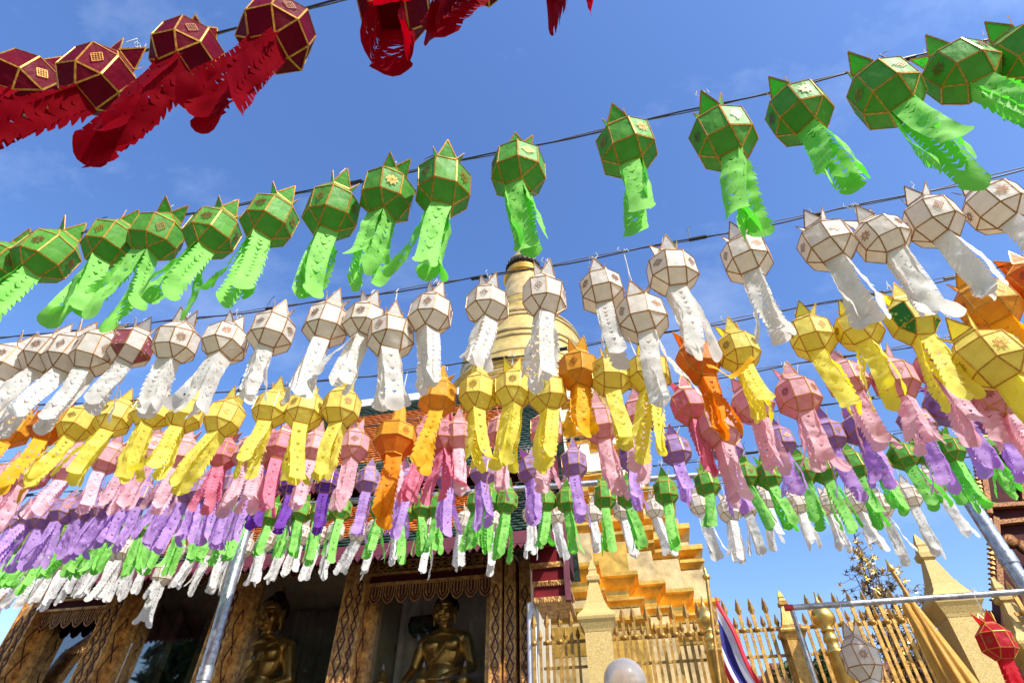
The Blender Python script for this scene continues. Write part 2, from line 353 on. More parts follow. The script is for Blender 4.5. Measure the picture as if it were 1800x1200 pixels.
# bays: cornice, frieze and valance of pointed tongues
t_me = None
def tongue_mesh(w, h):
    b = Mesh(); o = [(-w / 2, 0), (-w / 2, -h * .62), (-w * .3, -h * .86), (0, -h), (w * .3, -h * .86), (w / 2, -h * .62), (w / 2, 0)]
    b.prism([(x * .96, z) for x, z in o], -.012, .012, 0)
    for sc_, yy in ((.90, -.02), (.52, -.021)):
        pts = [Vector((x * sc_, yy, z * (sc_ * .5 + .5) )) for x, z in o]
        for p, q in zip(pts[:-1], pts[1:]): b.bar(p, q, .016, .012, (0, 1, 0), 1)
    b.bar((0, -.022, -.02), (0, -.022, -h * .55), .02, .012, (0, 1, 0), 1)
    return b.mesh('tongue', [M_GAP, M_CARVE])
tw = .262
tongues = tongue_mesh(tw, .36)
bays = [(0, 1, 0), (1, 2, 1), (2, 3, 1), (3, 4, 0)]
z_low = loc(755, 1019).z; z_high = loc(450, 989).z
for i, j, high in bays:
    x0, x1 = cols[i] + .23, (cols[j] - .23 if j < 4 else xr[0] - .11); zc = z_high if high else z_low
    xm, w = (x0 + x1) / 2, x1 - x0
    f = Mesh(); f.box((xm, .24, zc + .04), (w, .30, .05)); f.box((xm, .2, zc + .24), (w, .24, .035)); fr = H('cornice', f, M_CARVE)
    f = Mesh(); f.box((xm, .27, zc + .145), (w, .26, .15)); f.obj('cornice_band', M_DARKRED, fr)
    f = Mesh(); nd = int(w / .16)
    for k in range(nd):
        x = x0 + (k + .5) * w / nd
        for s_ in (-1, 1):
            f.bar((x - .075, .205, zc + .44), (x, .205, zc + .44 + s_ * .055), .02, .02, (0, 1, 0)); f.bar((x, .206, zc + .44 + s_ * .055), (x + .075, .206, zc + .44), .02, .02, (0, 1, 0))
        f.lathe([(0, 0), (.03, .005), (.0, .02)], 6, M=Matrix.Translation((x, .225, zc + .44)) @ Matrix.Rotation(math.pi / 2, 4, 'X'), smooth=False, capb=False, capt=False)
    f.box((xm, .215, zc + .53), (w, .05, .03)); f.box((xm, .215, zc + .36), (w, .05, .03))
    for k in range(int(w / .09)): f.box((x0 + .045 + k * .09, .2, zc + .305), (.05, .03, .055))
    f.obj('frieze_carving', M_CARVE, fr)
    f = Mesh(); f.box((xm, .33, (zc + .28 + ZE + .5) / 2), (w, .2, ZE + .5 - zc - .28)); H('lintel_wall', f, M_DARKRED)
    n = int(w / (tw + .004))
    for k in range(n):
        o = link('tongue', tongues, fr); o.location = (x0 + (k + .5) * w / n, .17, zc + .014)
    # jamb pilasters
    for X in (x0 + .07, x1 - .07):
        jb = Mesh(); jb.box((X, .42, (zc + .02) / 2 + .01), (.13, .28, zc - .02)); H('door_jamb', jb, M_CARVE)
    # glass
    gb = Mesh(); gb.box((xm, .47, (zc + 2.0) / 2 - .2), (w - .28, .012, zc - 1.62)); H('window_pane', gb, M_GLASSM if i == 0 else M_GLASS)
    gb = Mesh(); gb.box((xm, .47, .3), (w, .3, .56)); H('sill_wall', gb, M_MAROON)
# room behind
XL, XR = cols[0] - .1, xr[2] + .1
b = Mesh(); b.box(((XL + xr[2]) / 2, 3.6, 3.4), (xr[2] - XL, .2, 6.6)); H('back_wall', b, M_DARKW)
for X in (XL + .1, (cols[3]), XR - .14):
    b = Mesh(); b.box((X, 2.07, 3.4), (.12, 2.8, 6.5)); H('side_wall', b, M_WALLC)
b = Mesh(); b.box(((XL + XR) / 2, 2.07, 6.75), (XR - XL, 2.9, .1)); H('ceiling', b, M_WALLC)
# curtain in the right hand bay with folds
def curtain(x0, x1, y, z0, z1, amp, m, nf):
    b = Mesh(); n = nf * 8; vv = []
    for j in range(2):
        for i in range(n + 1):
            t = i / n; vv.append((x0 + (x1 - x0) * t, y + amp * math.sin(t * nf * 2 * math.pi + .8 * math.sin(t * 9)) + amp * .4 * math.sin(t * 31), (z0, z1)[j]))
    b.add(vv, [(i, i + 1, n + 2 + i, n + 1 + i) for i in range(n)], 0, True); return H('curtain', b, m)
curtain(cols[3] + .1, XR - .22, 2.35, .1, 6.6, .05, M_GREYW, 9)
M_CURTD = mat('dark drapery', (.22, .19, .17), .9, 0, .2, 1.5, .3, 4)
curtain(cols[1] + .1, cols[3] - .1, 2.8, .1, 6.6, .09, M_CURTD, 12)
curtain(cols[0] + .3, cols[1] - .1, 2.2, .1, 6.6, .06, M_CURTD, 5)
# roofs -------------------------------------------------------------
tile = Mesh(); TW, TL = .22, .175
_o = [(-TW / 2, 0), (TW / 2, 0), (TW / 2, TL * .95), (TW * .3, TL * 1.28), (0, TL * 1.42), (-TW * .3, TL * 1.28), (-TW / 2, TL * .95)]
_zt = [.0, .0, .045, .056, .062, .056, .045]
def tile_geo(b, M, mi=0):
    n = 7; vv = [(x * .96, -v, z + .006) for (x, v), z in zip(_o, _zt)] + [(x * .96, -v, z - .016) for (x, v), z in zip(_o, _zt)]
    b.add(vv, [tuple(range(n))] + [(i, (i + 1) % n, (i + 1) % n + n, i + n) for i in range(1, n - 1)], mi, False, M)
tg = Mesh(); tile_geo(tg, Matrix.Identity(4)); tile_g = tg.mesh('roof_tile', M_TILEG); tile_o = tg.mesh('roof_tile', M_TILEO)
def roof(name, x0, x1, y0, z0, y1, z1, border, vis, cap):
    """slope from eave (y0,z0) up to ridge (y1,z1), x0..x1"""
    L = math.hypot(y1 - y0, z1 - z0); ang = math.atan2(z1 - z0, y1 - y0)
    b = Mesh(); b.add([(x0, y0, z0 - .06), (x1, y0, z0 - .06), (x1, y1, z1 - .06), (x0, y1, z1 - .06), (x0, y0, z0 - .18), (x1, y0, z0 - .18), (x1, y1, z1 - .18), (x0, y1, z1 - .18)],
                      [(0, 1, 2, 3), (7, 6, 5, 4), (0, 4, 5, 1), (1, 5, 6, 2), (3, 2, 6, 7), (0, 3, 7, 4)])
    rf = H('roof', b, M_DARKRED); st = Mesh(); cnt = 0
    nx, nr = int((x1 - x0) / TW), int(L / TL)
    for r in range(nr):
        for c in range(nx + 1):
            x = x0 + (c + (.5 if r % 2 else 0)) * TW
            if x > x1 - TW * .3 or x < x0 + TW*.3: continue
            s = (r + 1.25) * TL; p = Vector((x, y0 + s * math.cos(ang), z0 + s * math.sin(ang) - .03))
            org = (border < s < L - border * .8) and (x0 + border * 1.3 < x < x1 - border * 1.3)
            M = Matrix.Translation(p) @ Matrix.Rotation(ang + random.gauss(0, .012), 4, 'X') @ Matrix.Rotation(random.gauss(0, .03), 4, 'Z')
            w = HALL_O + HX * p.x + HY * p.y; q = Vector((w.x, w.y, p.z)) - EYE
            dep = q.y * CP + q.z * SP; px = 900 + 1000 * q.x / dep; py = 600 - 1000 * (q.z * CP - q.y * SP) / dep
            if cnt < cap and vis(px, py):
                o = link('roof_tile', tile_o if org else tile_g, rf); o.matrix_local = M; cnt += 1
            else: tile_geo(st, M, 1 if org else 0)
    struct(st.obj('tile_field', [M_TILEG, M_TILEO], rf), 'stuff')
    return rf
ex0, ex1 = loc(20, 1020, -1.2).x, loc(975, 945, -1.2).x
ez = loc(640, 972, -1.2).z
rf1 = roof('lower', ex0, ex1, -1.2, ez + .12, 1.7, ez + 2.85, .85, lambda x, y: (60 < x < 300 or 700 < x < 960) and 860 < y < 960, 110)
ux0, ux1 = loc(405, 840, .8).x, loc(963, 848, .8).x; uz = loc(700, 842, .8).z
uy1 = 4.4; uz1 = loc(640, 716, uy1).z
rf2 = roof('upper', ux0, ux1, .8, uz + .12, uy1, uz1, 1.15, lambda x, y: 430 < x < 950 and 735 < y < 830, 190)
b = Mesh(); b.bar((ux0 - .05, uy1, uz1 + .12), (ux1 + .05, uy1, uz1 + .12), .24, .3, (0, 0, 1)); b.obj('ridge', M_RIDGE, rf2)
for X in (ux0 - .02, ux1 + .02):
    b = Mesh(); b.bar((X, .7, uz + .12), (X, uy1, uz1 + .1), .12, .24, (0, 0, 1)); b.obj('verge', M_RIDGE if X > -3 else M_SCALLOP, rf2)
b = Mesh(); b.bar((ex1 + .02, -1.25, ez + .1), (ex1 + .02, 1.7, ez + 2.85), .12, .2, (0, 0, 1)); b.obj('verge', M_SCALLOP, rf1)
b = Mesh(); b.box(((ux0 + ux1) / 2, 1.9, uz + .1), (ux1 - ux0 - .4, .15, 1.0)); H('upper_wall', b, M_DARKRED)
b = Mesh(); b.add([(ux1 - .25, 1.2, uz - .4), (ux1 - .25, 7.4, uz - .4), (ux1 - .25, uy1, uz1 - .2)], [(0, 1, 2)]); b.add([(ux1 - .35, 1.2, uz - .4), (ux1 - .35, 7.4, uz - .4), (ux1 - .35, uy1, uz1 - .2)], [(2, 1, 0)]); H('gable', b, M_MAROON)
b = Mesh(); b.add([(ux0, uy1 + .1, uz1), (ux1, uy1 + .1, uz1), (ux1, 8.0, uz), (ux0, 8.0, uz)], [(0, 1, 2, 3)]); H('rear_roof', b, M_TILEG)
def fascia(x0, x1, y, z, rf, m=M_SCALLOP):
    b = Mesh(); b.box(((x0 + x1) / 2, y, z), (x1 - x0, .05, .22)); f = b.obj('fascia', m, rf)
    b = Mesh(); n = int((x1 - x0) / .13)
    for k in range(n):
        x = x0 + (k + .5) * (x1 - x0) / n; h = (x1 - x0) / n / 2
        b.prism([(x - h, z - .112), (x, z - .2), (x + h, z - .112)], y - .02, y + .02)
    b.obj('scalloped_trim', m, f)
fascia(ex0, ex1, -1.24, ez + .02, rf1); fascia(ux0, ux1, .76, uz + .02, rf2)
# soffit under lower eave
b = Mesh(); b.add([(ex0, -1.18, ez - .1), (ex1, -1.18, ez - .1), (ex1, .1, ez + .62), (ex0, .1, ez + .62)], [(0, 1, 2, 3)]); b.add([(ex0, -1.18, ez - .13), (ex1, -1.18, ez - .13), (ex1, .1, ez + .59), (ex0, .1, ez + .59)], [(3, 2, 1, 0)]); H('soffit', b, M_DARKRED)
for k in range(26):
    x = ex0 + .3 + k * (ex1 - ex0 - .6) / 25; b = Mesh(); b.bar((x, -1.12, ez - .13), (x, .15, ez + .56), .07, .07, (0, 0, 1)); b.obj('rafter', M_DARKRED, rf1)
# stepped side eaves at the right gable end
for (xa, xb, ya, yb) in ((932, 984, 962, 992), (936, 992, 1000, 1024), (940, 998, 1030, 1052)):
    p, q = loc(xa, ya, -.5), loc(xb, yb, -.5)
    b = Mesh(); b.box(((p.x + q.x) / 2, -.1, (p.z + q.z) / 2), (q.x - p.x, .9, abs(p.z - q.z) * .98)); e = H('side_eave', b, M_MAROON)
    for zz in (p.z, q.z):
        b = Mesh(); b.box(((p.x + q.x) / 2 + .02, -.12, zz), (q.x - p.x + .05, .96, .05)); b.obj('gilt_edge', M_CARVE, e)
    b = Mesh(); zl = min(p.z, q.z) - .026; n = 14
    for k in range(n):
        x = p.x + (k + .5) * (q.x - p.x) / n; h = (q.x - p.x) / n / 2; b.prism([(x - h, zl), (x, zl - .05), (x + h, zl)], -.6, -.57)
    b.obj('gilt_teeth', M_CARVE, e)
b = Mesh(); p, q = loc(985, 860, -.9), loc(1001, 1060, -.5); b.bar((p.x, -.62, p.z), (q.x, -.62, q.z), .09, .12, (0, 1, 0)); H('bargeboard', b, M_SCALLOP)
b = Mesh(); p2, q2 = loc(953, 862, -.9), loc(990, 955, -.9); b.box(((p2.x + q2.x) / 2 - .05, .2, (p2.z + q2.z) / 2), ((q2.x - p2.x) + .1, 1.2, p2.z - q2.z)); H('gable_end', b, M_DARKRED)
b = Mesh()
for k in range(7):
    zz = q2.z + .08 + k * .17; b.box(((p2.x + q2.x) / 2 - .05, -.42, zz), ((q2.x - p2.x) * .8, .04, .05))
b.obj('gable_carving', M_CARVE, hall)
# carved naga bracket at the far left corner
b = Mesh(); pts = [(cols[0] + .1, -.1, 3.6), (cols[0] - .22, -.3, 4.3), (cols[0] - .02, -.45, 4.9), (cols[0] - .1, -.7, 5.5), (cols[0] + .12, -1.0, 6.0), (cols[0], -1.15, 6.3)]
b.tube(pts, [.12, .2, .22, .2, .18, .1], 10)
for k in range(18):
    t = k / 18 * 4.99; i = int(t); p = Vector(pts[i]).lerp(Vector(pts[i + 1]), t - i)
    b.lathe([(.0, 0), (.09, .01), (.04, .12), (.0, .2)], 6, M=Matrix.Translation(p) @ Matrix.Rotation(-1.2 + random.uniform(-.4, .4), 4, 'Y') @ Matrix.Translation((0, 0, .12)), capb=False, capt=False)
H('naga_bracket', b, M_CARVE)
# white pipe against the hall corner
pb = loc(947, 1190, -.35); pt = loc(934, 1061, -.35)
def W(p): return HALL_O + HX * p.x + HY * p.y + Vector((0, 0, p.z))
b = Mesh(); b.tube([(0, 0, 0), (0, 0, pt.z)], .085, 14); o = b.obj('white_pipe', M_WHITEP)
o.location = W(Vector((pt.x, -.35, 0))); tag(o, 'upright white pipe beside the gilt pilasters at the hall corner', 'pipe')

# ------------------------------------------------------------------ seated gold figures
def capsule(b, p, q, r0, r1, n=14):
    p, q = Vector(p), Vector(q); k = 7; prof = []
    d = (q - p); L = d.length; M = Matrix.Translation(p) @ d.to_track_quat('Z', 'Y').to_matrix().to_4x4()
    for i in range(k + 1): a = -math.pi / 2 + (math.pi / 2) * i / k; prof.append((max(.002, r0 * math.cos(a)), r0 * math.sin(a)))
    for i in range(k + 1): a = (math.pi / 2) * i / k; prof.append((max(.002, r1 * math.cos(a)), L + r1 * math.sin(a)))
    b.lathe(prof, n, M=M)
def ell(b, c, r, rot=None):
    prof = [(max(.003, math.cos(a)), math.sin(a)) for a in [-math.pi / 2 + math.pi * i / 14 for i in range(15)]]
    M = Matrix.Translation(c) @ (rot.to_4x4() if rot else Matrix.Identity(4)) @ Matrix.Diagonal((*r, 1)); b.lathe(prof, 20, M=M)
def remesh(b, name, m, vox, smooth=4):
    me = b.mesh(name + '_src', m); o = bpy.data.objects.new(name + '_src', me); COL.objects.link(o)
    md = o.modifiers.new('r', 'REMESH'); md.mode = 'VOXEL'; md.voxel_size = vox; md.use_smooth_shade = True
    sm = o.modifiers.new('s', 'SMOOTH'); sm.iterations = smooth; sm.factor = .5
    dg = bpy.context.evaluated_depsgraph_get(); me2 = bpy.data.meshes.new_from_object(o.evaluated_get(dg)); me2.name = name
    bpy.data.objects.remove(o); me2.materials.clear(); me2.materials.append(m)
    me2.polygons.foreach_set('use_smooth', [True] * len(me2.polygons)); return me2
def buddha_meshes():
    b = Mesh()
    for s in (-1, 1):
        capsule(b, (s * .25, .1, .30), (s * 1.05, -.32, .25), .30, .23)
        capsule(b, (s * 1.05, -.32, .23), (-s * .15, -.72, .27), .21, .14)
        ell(b, (-s * .35, -.72, .38), (.26, .10, .09))
        capsule(b, (s * .50, .08, 1.66), (0, .06, 1.78), .17, .2)
        capsule(b, (s * .60, .10, 1.62), (s * .80, .08, .98), .165, .135)
        ell(b, (s * .27, -.12, 1.48), (.27, .17, .18))
        ell(b, (s * .30, .0, 2.22), (.035, .06, .25))
        ell(b, (s * .115, -.285, 2.36), (.075, .035, .028))
        capsule(b, (s * .03, -.33, 2.43), (s * .2, -.27, 2.45), .022, .016, 8)
        ell(b, (s * .16, -.2, 2.2), (.12, .12, .14))
    ell(b, (0, .1, .78), (.40, .29, .55)); ell(b, (0, .08, 1.36), (.53, .31, .46))
    capsule(b, (0, .05, 1.72), (0, .02, 2.05), .17, .15)
    ell(b, (0, 0, 2.36), (.30, .32, .36)); ell(b, (0, -.06, 2.12), (.20, .22, .17)); ell(b, (0, -.22, 2.0), (.075, .06, .05))
    capsule(b, (0, -.31, 2.42), (0, -.375, 2.24), .026, .045, 10); ell(b, (0, -.29, 2.135), (.10, .035, .018)); ell(b, (0, -.285, 2.105), (.08, .035, .018))
    # right arm resting over the knee, left hand in the lap
    capsule(b, (-.80, .08, .98), (-.78, -.45, .62), .13, .085)
    ell(b, (-.78, -.53, .50), (.085, .05, .13))
    for k, L in enumerate((.20, .24, .25, .22)): capsule(b, (-.85 + k * .048, -.56, .42), (-.86 + k * .05, -.58, .42 - L), .024, .018, 8)
    capsule(b, (-.70, -.53, .52), (-.64, -.56, .38), .026, .02, 8)
    capsule(b, (.80, .08, .98), (.28, -.50, .62), .13, .085)
    ell(b, (.12, -.55, .58), (.16, .10, .045))
    for k, L in enumerate((.20, .24, .25, .22)): capsule(b, (-.0, -.48 - k * .05, .585), (-L, -.50 - k * .05, .60), .025, .019, 8)
    capsule(b, (.12, -.46, .62), (.0, -.44, .68), .026, .02, 8)
    body = remesh(b, 'gold_body', M_BUDDHA, .018, 3)
    h = Mesh(); prof = []
    ell(h, (0, .055, 2.45), (.315, .315, .345)); ell(h, (0, .07, 2.79), (.15, .15, .13))
    for k in range(150):                       # rows of small curls
        t = k / 150; a = k * 2.4; ph = math.acos(1 - t * 1.05)
        c = Vector((.315 * math.sin(ph) * math.cos(a), .055 + .315 * math.sin(ph) * math.sin(a), 2.45 + .345 * math.cos(ph)))
        if c.y < -.18 and c.z < 2.55: continue
        ell(h, c, (.03, .03, .03))
    hair = remesh(h, 'hair', M_HAIR, .018, 1)
    f = Mesh(); f.lathe([(.07, 0), (.085, .05), (.05, .14), (.055, .2), (.02, .32), (.004, .42)], 12, (0, .07, 2.9)); flame = f.mesh('flame_finial', M_GOLD)
    r = Mesh(); r.lathe([(1.35, -.35), (1.3, -.22), (1.18, -.18), (1.2, -.02), (1.28, .04)], 32); ped = r.mesh('lotus_seat', M_GOLD)
    # robe edge across the chest
    s = Mesh(); s.tube([(.52, .30, 1.55), (.42, -.02, 1.80), (.30, -.24, 1.62), (.02, -.32, 1.2), (-.3, -.26, .95), (-.48, -.02, .8)], [.025] * 6, 6); sash = s.mesh('robe_fold', M_BUDDHA)
    return body, hair, flame, ped, sash
BM = buddha_meshes()
def buddha(px, py, d, face_h, label, rz=0.0):
    """px,py = centre of the face"""
    p = loc(px, py, d); k = face_h
    t = thing('buddha_statue', label, 'statue', W(Vector((p.x, d, p.z - 2.25 * k))), HALL_A + rz, 'gold statues behind the hall windows'); t.scale = (k, k, k)
    for nm, me in zip(('gold_body', 'hair', 'flame_finial', 'lotus_seat', 'robe_fold'), BM): link(nm, me, t)
    b = Mesh(); zb = p.z - 2.25 * k
    pd = thing('altar_block', 'tiered gilt altar block under ' + ('the right hand' if px > 600 else 'the middle' if px > 400 else 'the left hand') + ' seated gold statue', 'altar', W(Vector((p.x, d, 0))), HALL_A)
    b.box((0, 0, (zb - .36 * k) / 2), (2.7 * k, 2.2 * k, zb - .36 * k - .004)); b.obj('block', M_CARVE, pd)
    b = Mesh(); b.box((0, 0, (zb - .36 * k) * .6), (2.8 * k, 2.3 * k, .1)); b.obj('ledge', M_GOLD, pd)
buddha(783, 1080, 1.35, .78, 'seated gold statue with dark hair in front of the grey curtain', -.1)
buddha(477, 1088, 1.45, .96, 'seated gold statue in the dark bay between two carved columns', -.05)
buddha(228, 1175, 1.9, .62, 'small dim gold statue low in the left dark bay', .1)
p = loc(746, 1100, 1.95)
sp_ = thing('wall_speaker', 'dark box loudspeaker hanging beside the gold statue head', 'speaker', W(p), HALL_A)
b = Mesh(); b.prism([(-.28, -.17), (-.33, 0), (-.28, .17), (.33, .19), (.33, -.19)], -.15, .2); b.obj('cabinet', M_TAPEK, sp_)
b = Mesh(); b.box((.02, -.155, 0), (.5, .012, .28)); b.obj('grille', M_CABLE, sp_)
b = Mesh(); b.bar((0, .21, 0), (0, .36, 0), .06, .06, (0, 0, 1)); b.obj('bracket', M_CABLE, sp_)
for (px, py, nm) in ((672, 1186, 'leftmost, below the curtain'), (744, 1181, 'middle, before the statue knee'), (817, 1179, 'right, before the other knee')):
    p = loc(px, py, .9)
    b = Mesh(); b.lathe([(.10, -.5), (.12, -.35), (.06, -.3), (.13, -.2), (.14, -.14), (.07, -.08), (.075, 0), (.03, .08)], 16)
    t = thing('altar_ornament', 'small gold altar finial with white tip, ' + nm, 'ornament', W(p), HALL_A, 'small altar finials'); b.obj('finial_body', M_GOLD, t)
    b = Mesh(); b.lathe([(.03, .083), (.036, .1), (.02, .15), (.004, .2)], 10); b.obj('tip', M_WHITEP, t)
    b = Mesh(); b.lathe([(.13, -(p.z) + .02), (.11, -.503)], 12); b.obj('stand', M_GOLD, t)

# ------------------------------------------------------------------ gold fence
FD = -.45                                             # fence plane just in front of the hall plane
fa, fb = loc(938, 1100, FD).x, loc(1800, 1040, FD).x + 4
fence = thing('gold_fence', 'tall gold spear topped railing fence in front of the stupa', 'fence', W(Vector((0, FD, 0))), HALL_A)
zt = loc(1110, 1064, FD).z; zs = loc(1110, 1094, FD).z; zr = loc(1130, 1118, FD).z; zb_ = 2.0
def spear(h, w, tip):
    b = Mesh(); b.box((0, 0, h / 2 - tip / 2), (w, w * .6, h - tip))
    b.lathe([(w * .5, h - tip), (w * .95, h - tip * .72), (w * .55, h - tip * .35), (.002, h)], 4, smooth=False, rot=0, capt=False)
    return b
bar_l = spear(zt - zb_, .055, .26); bar_l.lathe([(.035, zr - zb_ - .035), (.05, zr - zb_), (.035, zr - zb_ + .035)], 8); bar_l = bar_l.mesh('bar', M_GOLDP)
bar_s = spear(zs - zb_, .042, .18).mesh('short_bar', M_GOLDP)
posts_x = [loc(1045, 1100, FD).x, loc(1393, 1100, FD).x, loc(1668, 1100, FD).x, loc(1768, 1080, FD).x]
x = fa; n = 0
while x < fb:
    if min(abs(x - q) for q in posts_x) > .2:
        o = link('bar', bar_l, fence); o.location = (x, 0, zb_); o.rotation_euler = (0, random.gauss(0, .004), 0)
    if min(abs(x + .105 - q) for q in posts_x) > .2:
        o = link('short_bar', bar_s, fence); o.location = (x + .105, .03, zb_)
    x += .212; n += 1
segs = [fa] + posts_x + [fb]
for i in range(len(segs) - 1):
    for zz, th in ((zr, .05), (zr - .38, .04), (2.3, .06)):
        b = Mesh(); b.box(((segs[i] + segs[i + 1]) / 2, .045, zz), (segs[i + 1] - segs[i] - .3, .03, th)); b.obj('rail', M_GOLDP, fence)
b = Mesh(); b.box(((fa + fb) / 2, 0, .99), (fb - fa, .5, 1.96)); o = b.obj('fence_base_wall', M_PILLAR, fence)
def pillar(px, top_py, w, label, hpy_cap, d=FD, sub=None, m=M_PILLAR):
    """stone gate pillar with square cap and spire finial"""
    p = loc(px, top_py, d); zt_ = p.z
    t = thing('fence_pillar', label, 'pillar', W(Vector((p.x, d - .02, 0))), HALL_A, 'fence pillars')
    q = w / 2 * math.sqrt(2); r4 = math.pi / 4
    b = Mesh(); sh = zt_ - 3.0 * w
    b.lathe([(q, 0.01), (q, sh)], 4, smooth=False, rot=r4); b.obj('shaft', m, t)
    b = Mesh(); b.lathe([(q * 1.02, sh + .002), (q * 1.08, sh + w * .10), (q * 1.28, sh + w * .30), (q * 1.45, sh + w * .42), (q * 1.50, sh + w * .52), (q * 1.42, sh + w * .62), (q * 1.0, sh + w * .86), (q * .80, sh + w * 1.12), (q * .78, sh + w * 1.2)], 4, smooth=False, rot=r4); b.obj('cap', m, t)
    b = Mesh(); b.lathe([(q * .72, sh + w * 1.203), (q * .40, sh + w * 1.9), (q * .36, sh + w * 2.0), (q * .52, sh + w * 2.08), (q * .54, sh + w * 2.25), (q * .38, sh + w * 2.34), (q * .30, sh + w * 2.5), (q * .34, sh + w * 2.56), (q * .06, sh + w * 3.0)], 4, smooth=False, rot=r4); b.obj('finial', m, t)
pillar(1040, 985, .42, 'cream stone fence pillar with small finial left of the glass globe', 1040)
pillar(1606, 940, .45, 'broad cream stone fence pillar beside the folded gold umbrella', 1000, d=FD - .15)
pillar(1742, 1016, .40, 'cream stone fence pillar at the far right behind the red lantern', 1040, d=FD + .3)
pillar(1368, 1038, .26, 'narrow gold fence pillar with spire finial behind the steel frame', 1070, m=M_GOLDP)
def bulb(px, py, r, d, label):
    p = loc(px, py, d); t = thing('gold_bulb_post', label, 'post', W(Vector((p.x, d, 0))), HALL_A, 'posts with gold bulbs')
    b = Mesh(); b.lathe([(r * .5, p.z - r * 1.35), (r * .62, p.z - r * 1.2), (r * .5, p.z - r * 1.05), (r * .42, p.z - r * .93), (r * .8, p.z - r * .68), (r, p.z - r * .2), (r * .98, p.z + r * .1), (r * .78, p.z + r * .55), (r * .42, p.z + r * .95), (r * .16, p.z + r * 1.4), (.008, p.z + r * 2.2)], 28, capb=True); b.obj('bulb', M_GOLD, t)
    b = Mesh(); b.lathe([(r * .7, .01), (r * .7, p.z - r * 3.2), (r * .85, p.z - r * 3.1), (r * .85, p.z - r * 2.9), (r * .6, p.z - r * 2.8), (r * .5, p.z - r * 2.2), (r * .62, p.z - r * 2.1), (r * .62, p.z - r * 1.9), (r * .5, p.z - r * 1.36)], 24); b.obj('post', M_GOLD, t)
bulb(1241, 1087, .155, FD - .35, 'slim post topped by a shiny gold bulb beside the striped flag')
bulb(1446, 1083, .165, FD - .5, 'turned gold post topped by a large bulb below the steel rail')

# glass globe lamp
p = loc(1098, 1193, FD - 1.4); t = thing('globe_lamp', 'frosted glass globe lamp before the gold fence', 'lamp', W(Vector((p.x, FD - 1.4, 0))), HALL_A)
b = Mesh(); prof = [(max(.004, .285 * math.cos(a)), p.z - .03 + .285 * math.sin(a)) for a in [-1.3 + (math.pi / 2 + 1.3) * i / 22 for i in range(23)]]; b.lathe(prof, 32, capb=False, capt=False)
M_GLOBE = glass_mat('frosted globe', (.93, .90, .88), .10, .06); 
_n, _l = M_GLOBE.node_tree.nodes, M_GLOBE.node_tree.links
_d = _n.new('ShaderNodeBsdfTranslucent'); _d.inputs['Color'].default_value = (.85, .8, .78, 1); _dd = _n.new('ShaderNodeBsdfDiffuse'); _dd.inputs['Color'].default_value = (.8, .78, .76, 1)
_m0 = _n.new('ShaderNodeMixShader'); _m1 = _n.new('ShaderNodeMixShader'); _m1.inputs['Fac'].default_value = .34
_src = _n['Material Output'].inputs['Surface'].links[0].from_socket
_l.new(_d.outputs[0], _m0.inputs[1]); _l.new(_dd.outputs[0], _m0.inputs[2]); _l.new(_src, _m1.inputs[1]); _l.new(_m0.outputs[0], _m1.inputs[2]); _l.new(_m1.outputs[0], _n['Material Output'].inputs['Surface'])
b.obj('globe', M_GLOBE, t)
b = Mesh(); b.lathe([(.07, .01), (.06, p.z - .42), (.11, p.z - .4), (.1, p.z - .31)], 16); b.obj('lamp_post', M_GOLD, t)

# flag on its pole
M_FR = cloth('flag red', (.62, .03, .05), (.6, .03, .04), .3); M_FW = cloth('flag white', (.78, .78, .8), (.7, .7, .7), .3); M_FB = cloth('flag blue', (.03, .03, .22), (.03, .03, .25), .3)
fd = FD - .8
a0 = W(loc(1243, 1019, fd)); a1 = W(loc(1266, 1200, fd))
t = thing('flag_pole', 'slanting gold pole with a limp red, white and blue striped flag', 'flag', (a1.x, a1.y, 0)); inv = Vector((a1.x, a1.y, 0))
dirp = (a1 - a0).normalized(); foot = a0 + dirp * (a0.z / -dirp.z if dirp.z < 0 else 4)
b = Mesh(); b.tube([a0 - inv, Vector((foot.x, foot.y, .01)) - inv], .028, 10); b.obj('pole', M_GOLDP, t)
b = Mesh(); b.lathe([(.03, 0), (.06, .03), (.06, .07), (.02, .1), (.03, .14), (.002, .24)], 12, a0 - inv); b.obj('pole_finial', M_GOLD, t)
f0 = W(loc(1256, 1047, fd - .03)) - inv; fdn = dirp
fl = HX * .27 + Vector((0, 0, -.96)); NU, NV = 40, 25; b = Mesh(); vv = []
for i in range(NU + 1):
    for j in range(NV + 1):
        u, v = i / NU, j / NV
        p = f0 + fdn * (v * 1.05) + fl * (u * 1.5) * (1 - .12 * v) - HY * (.05 + .10 * math.sin(v * 9 + u * 2.2) * min(1, u * 3) + .05 * math.sin(v * 17 - u * 3) * u) + HX * (.06 * math.sin(u * 7 + v * 5) * u - .06 * v * u)
        vv.append(p)
ff = [(i * (NV + 1) + j, (i + 1) * (NV + 1) + j, (i + 1) * (NV + 1) + j + 1, i * (NV + 1) + j + 1) for i in range(NU) for j in range(NV)]
b.add(vv, ff, 0, True)
for k in range(len(b.mi)):
    v = ((k % NV) + .5) / NV * 6; b.mi[k] = (0, 1, 2, 2, 1, 0)[int(v)]
b.obj('flag_cloth', [M_FR, M_FW, M_FB], t, fix=False)

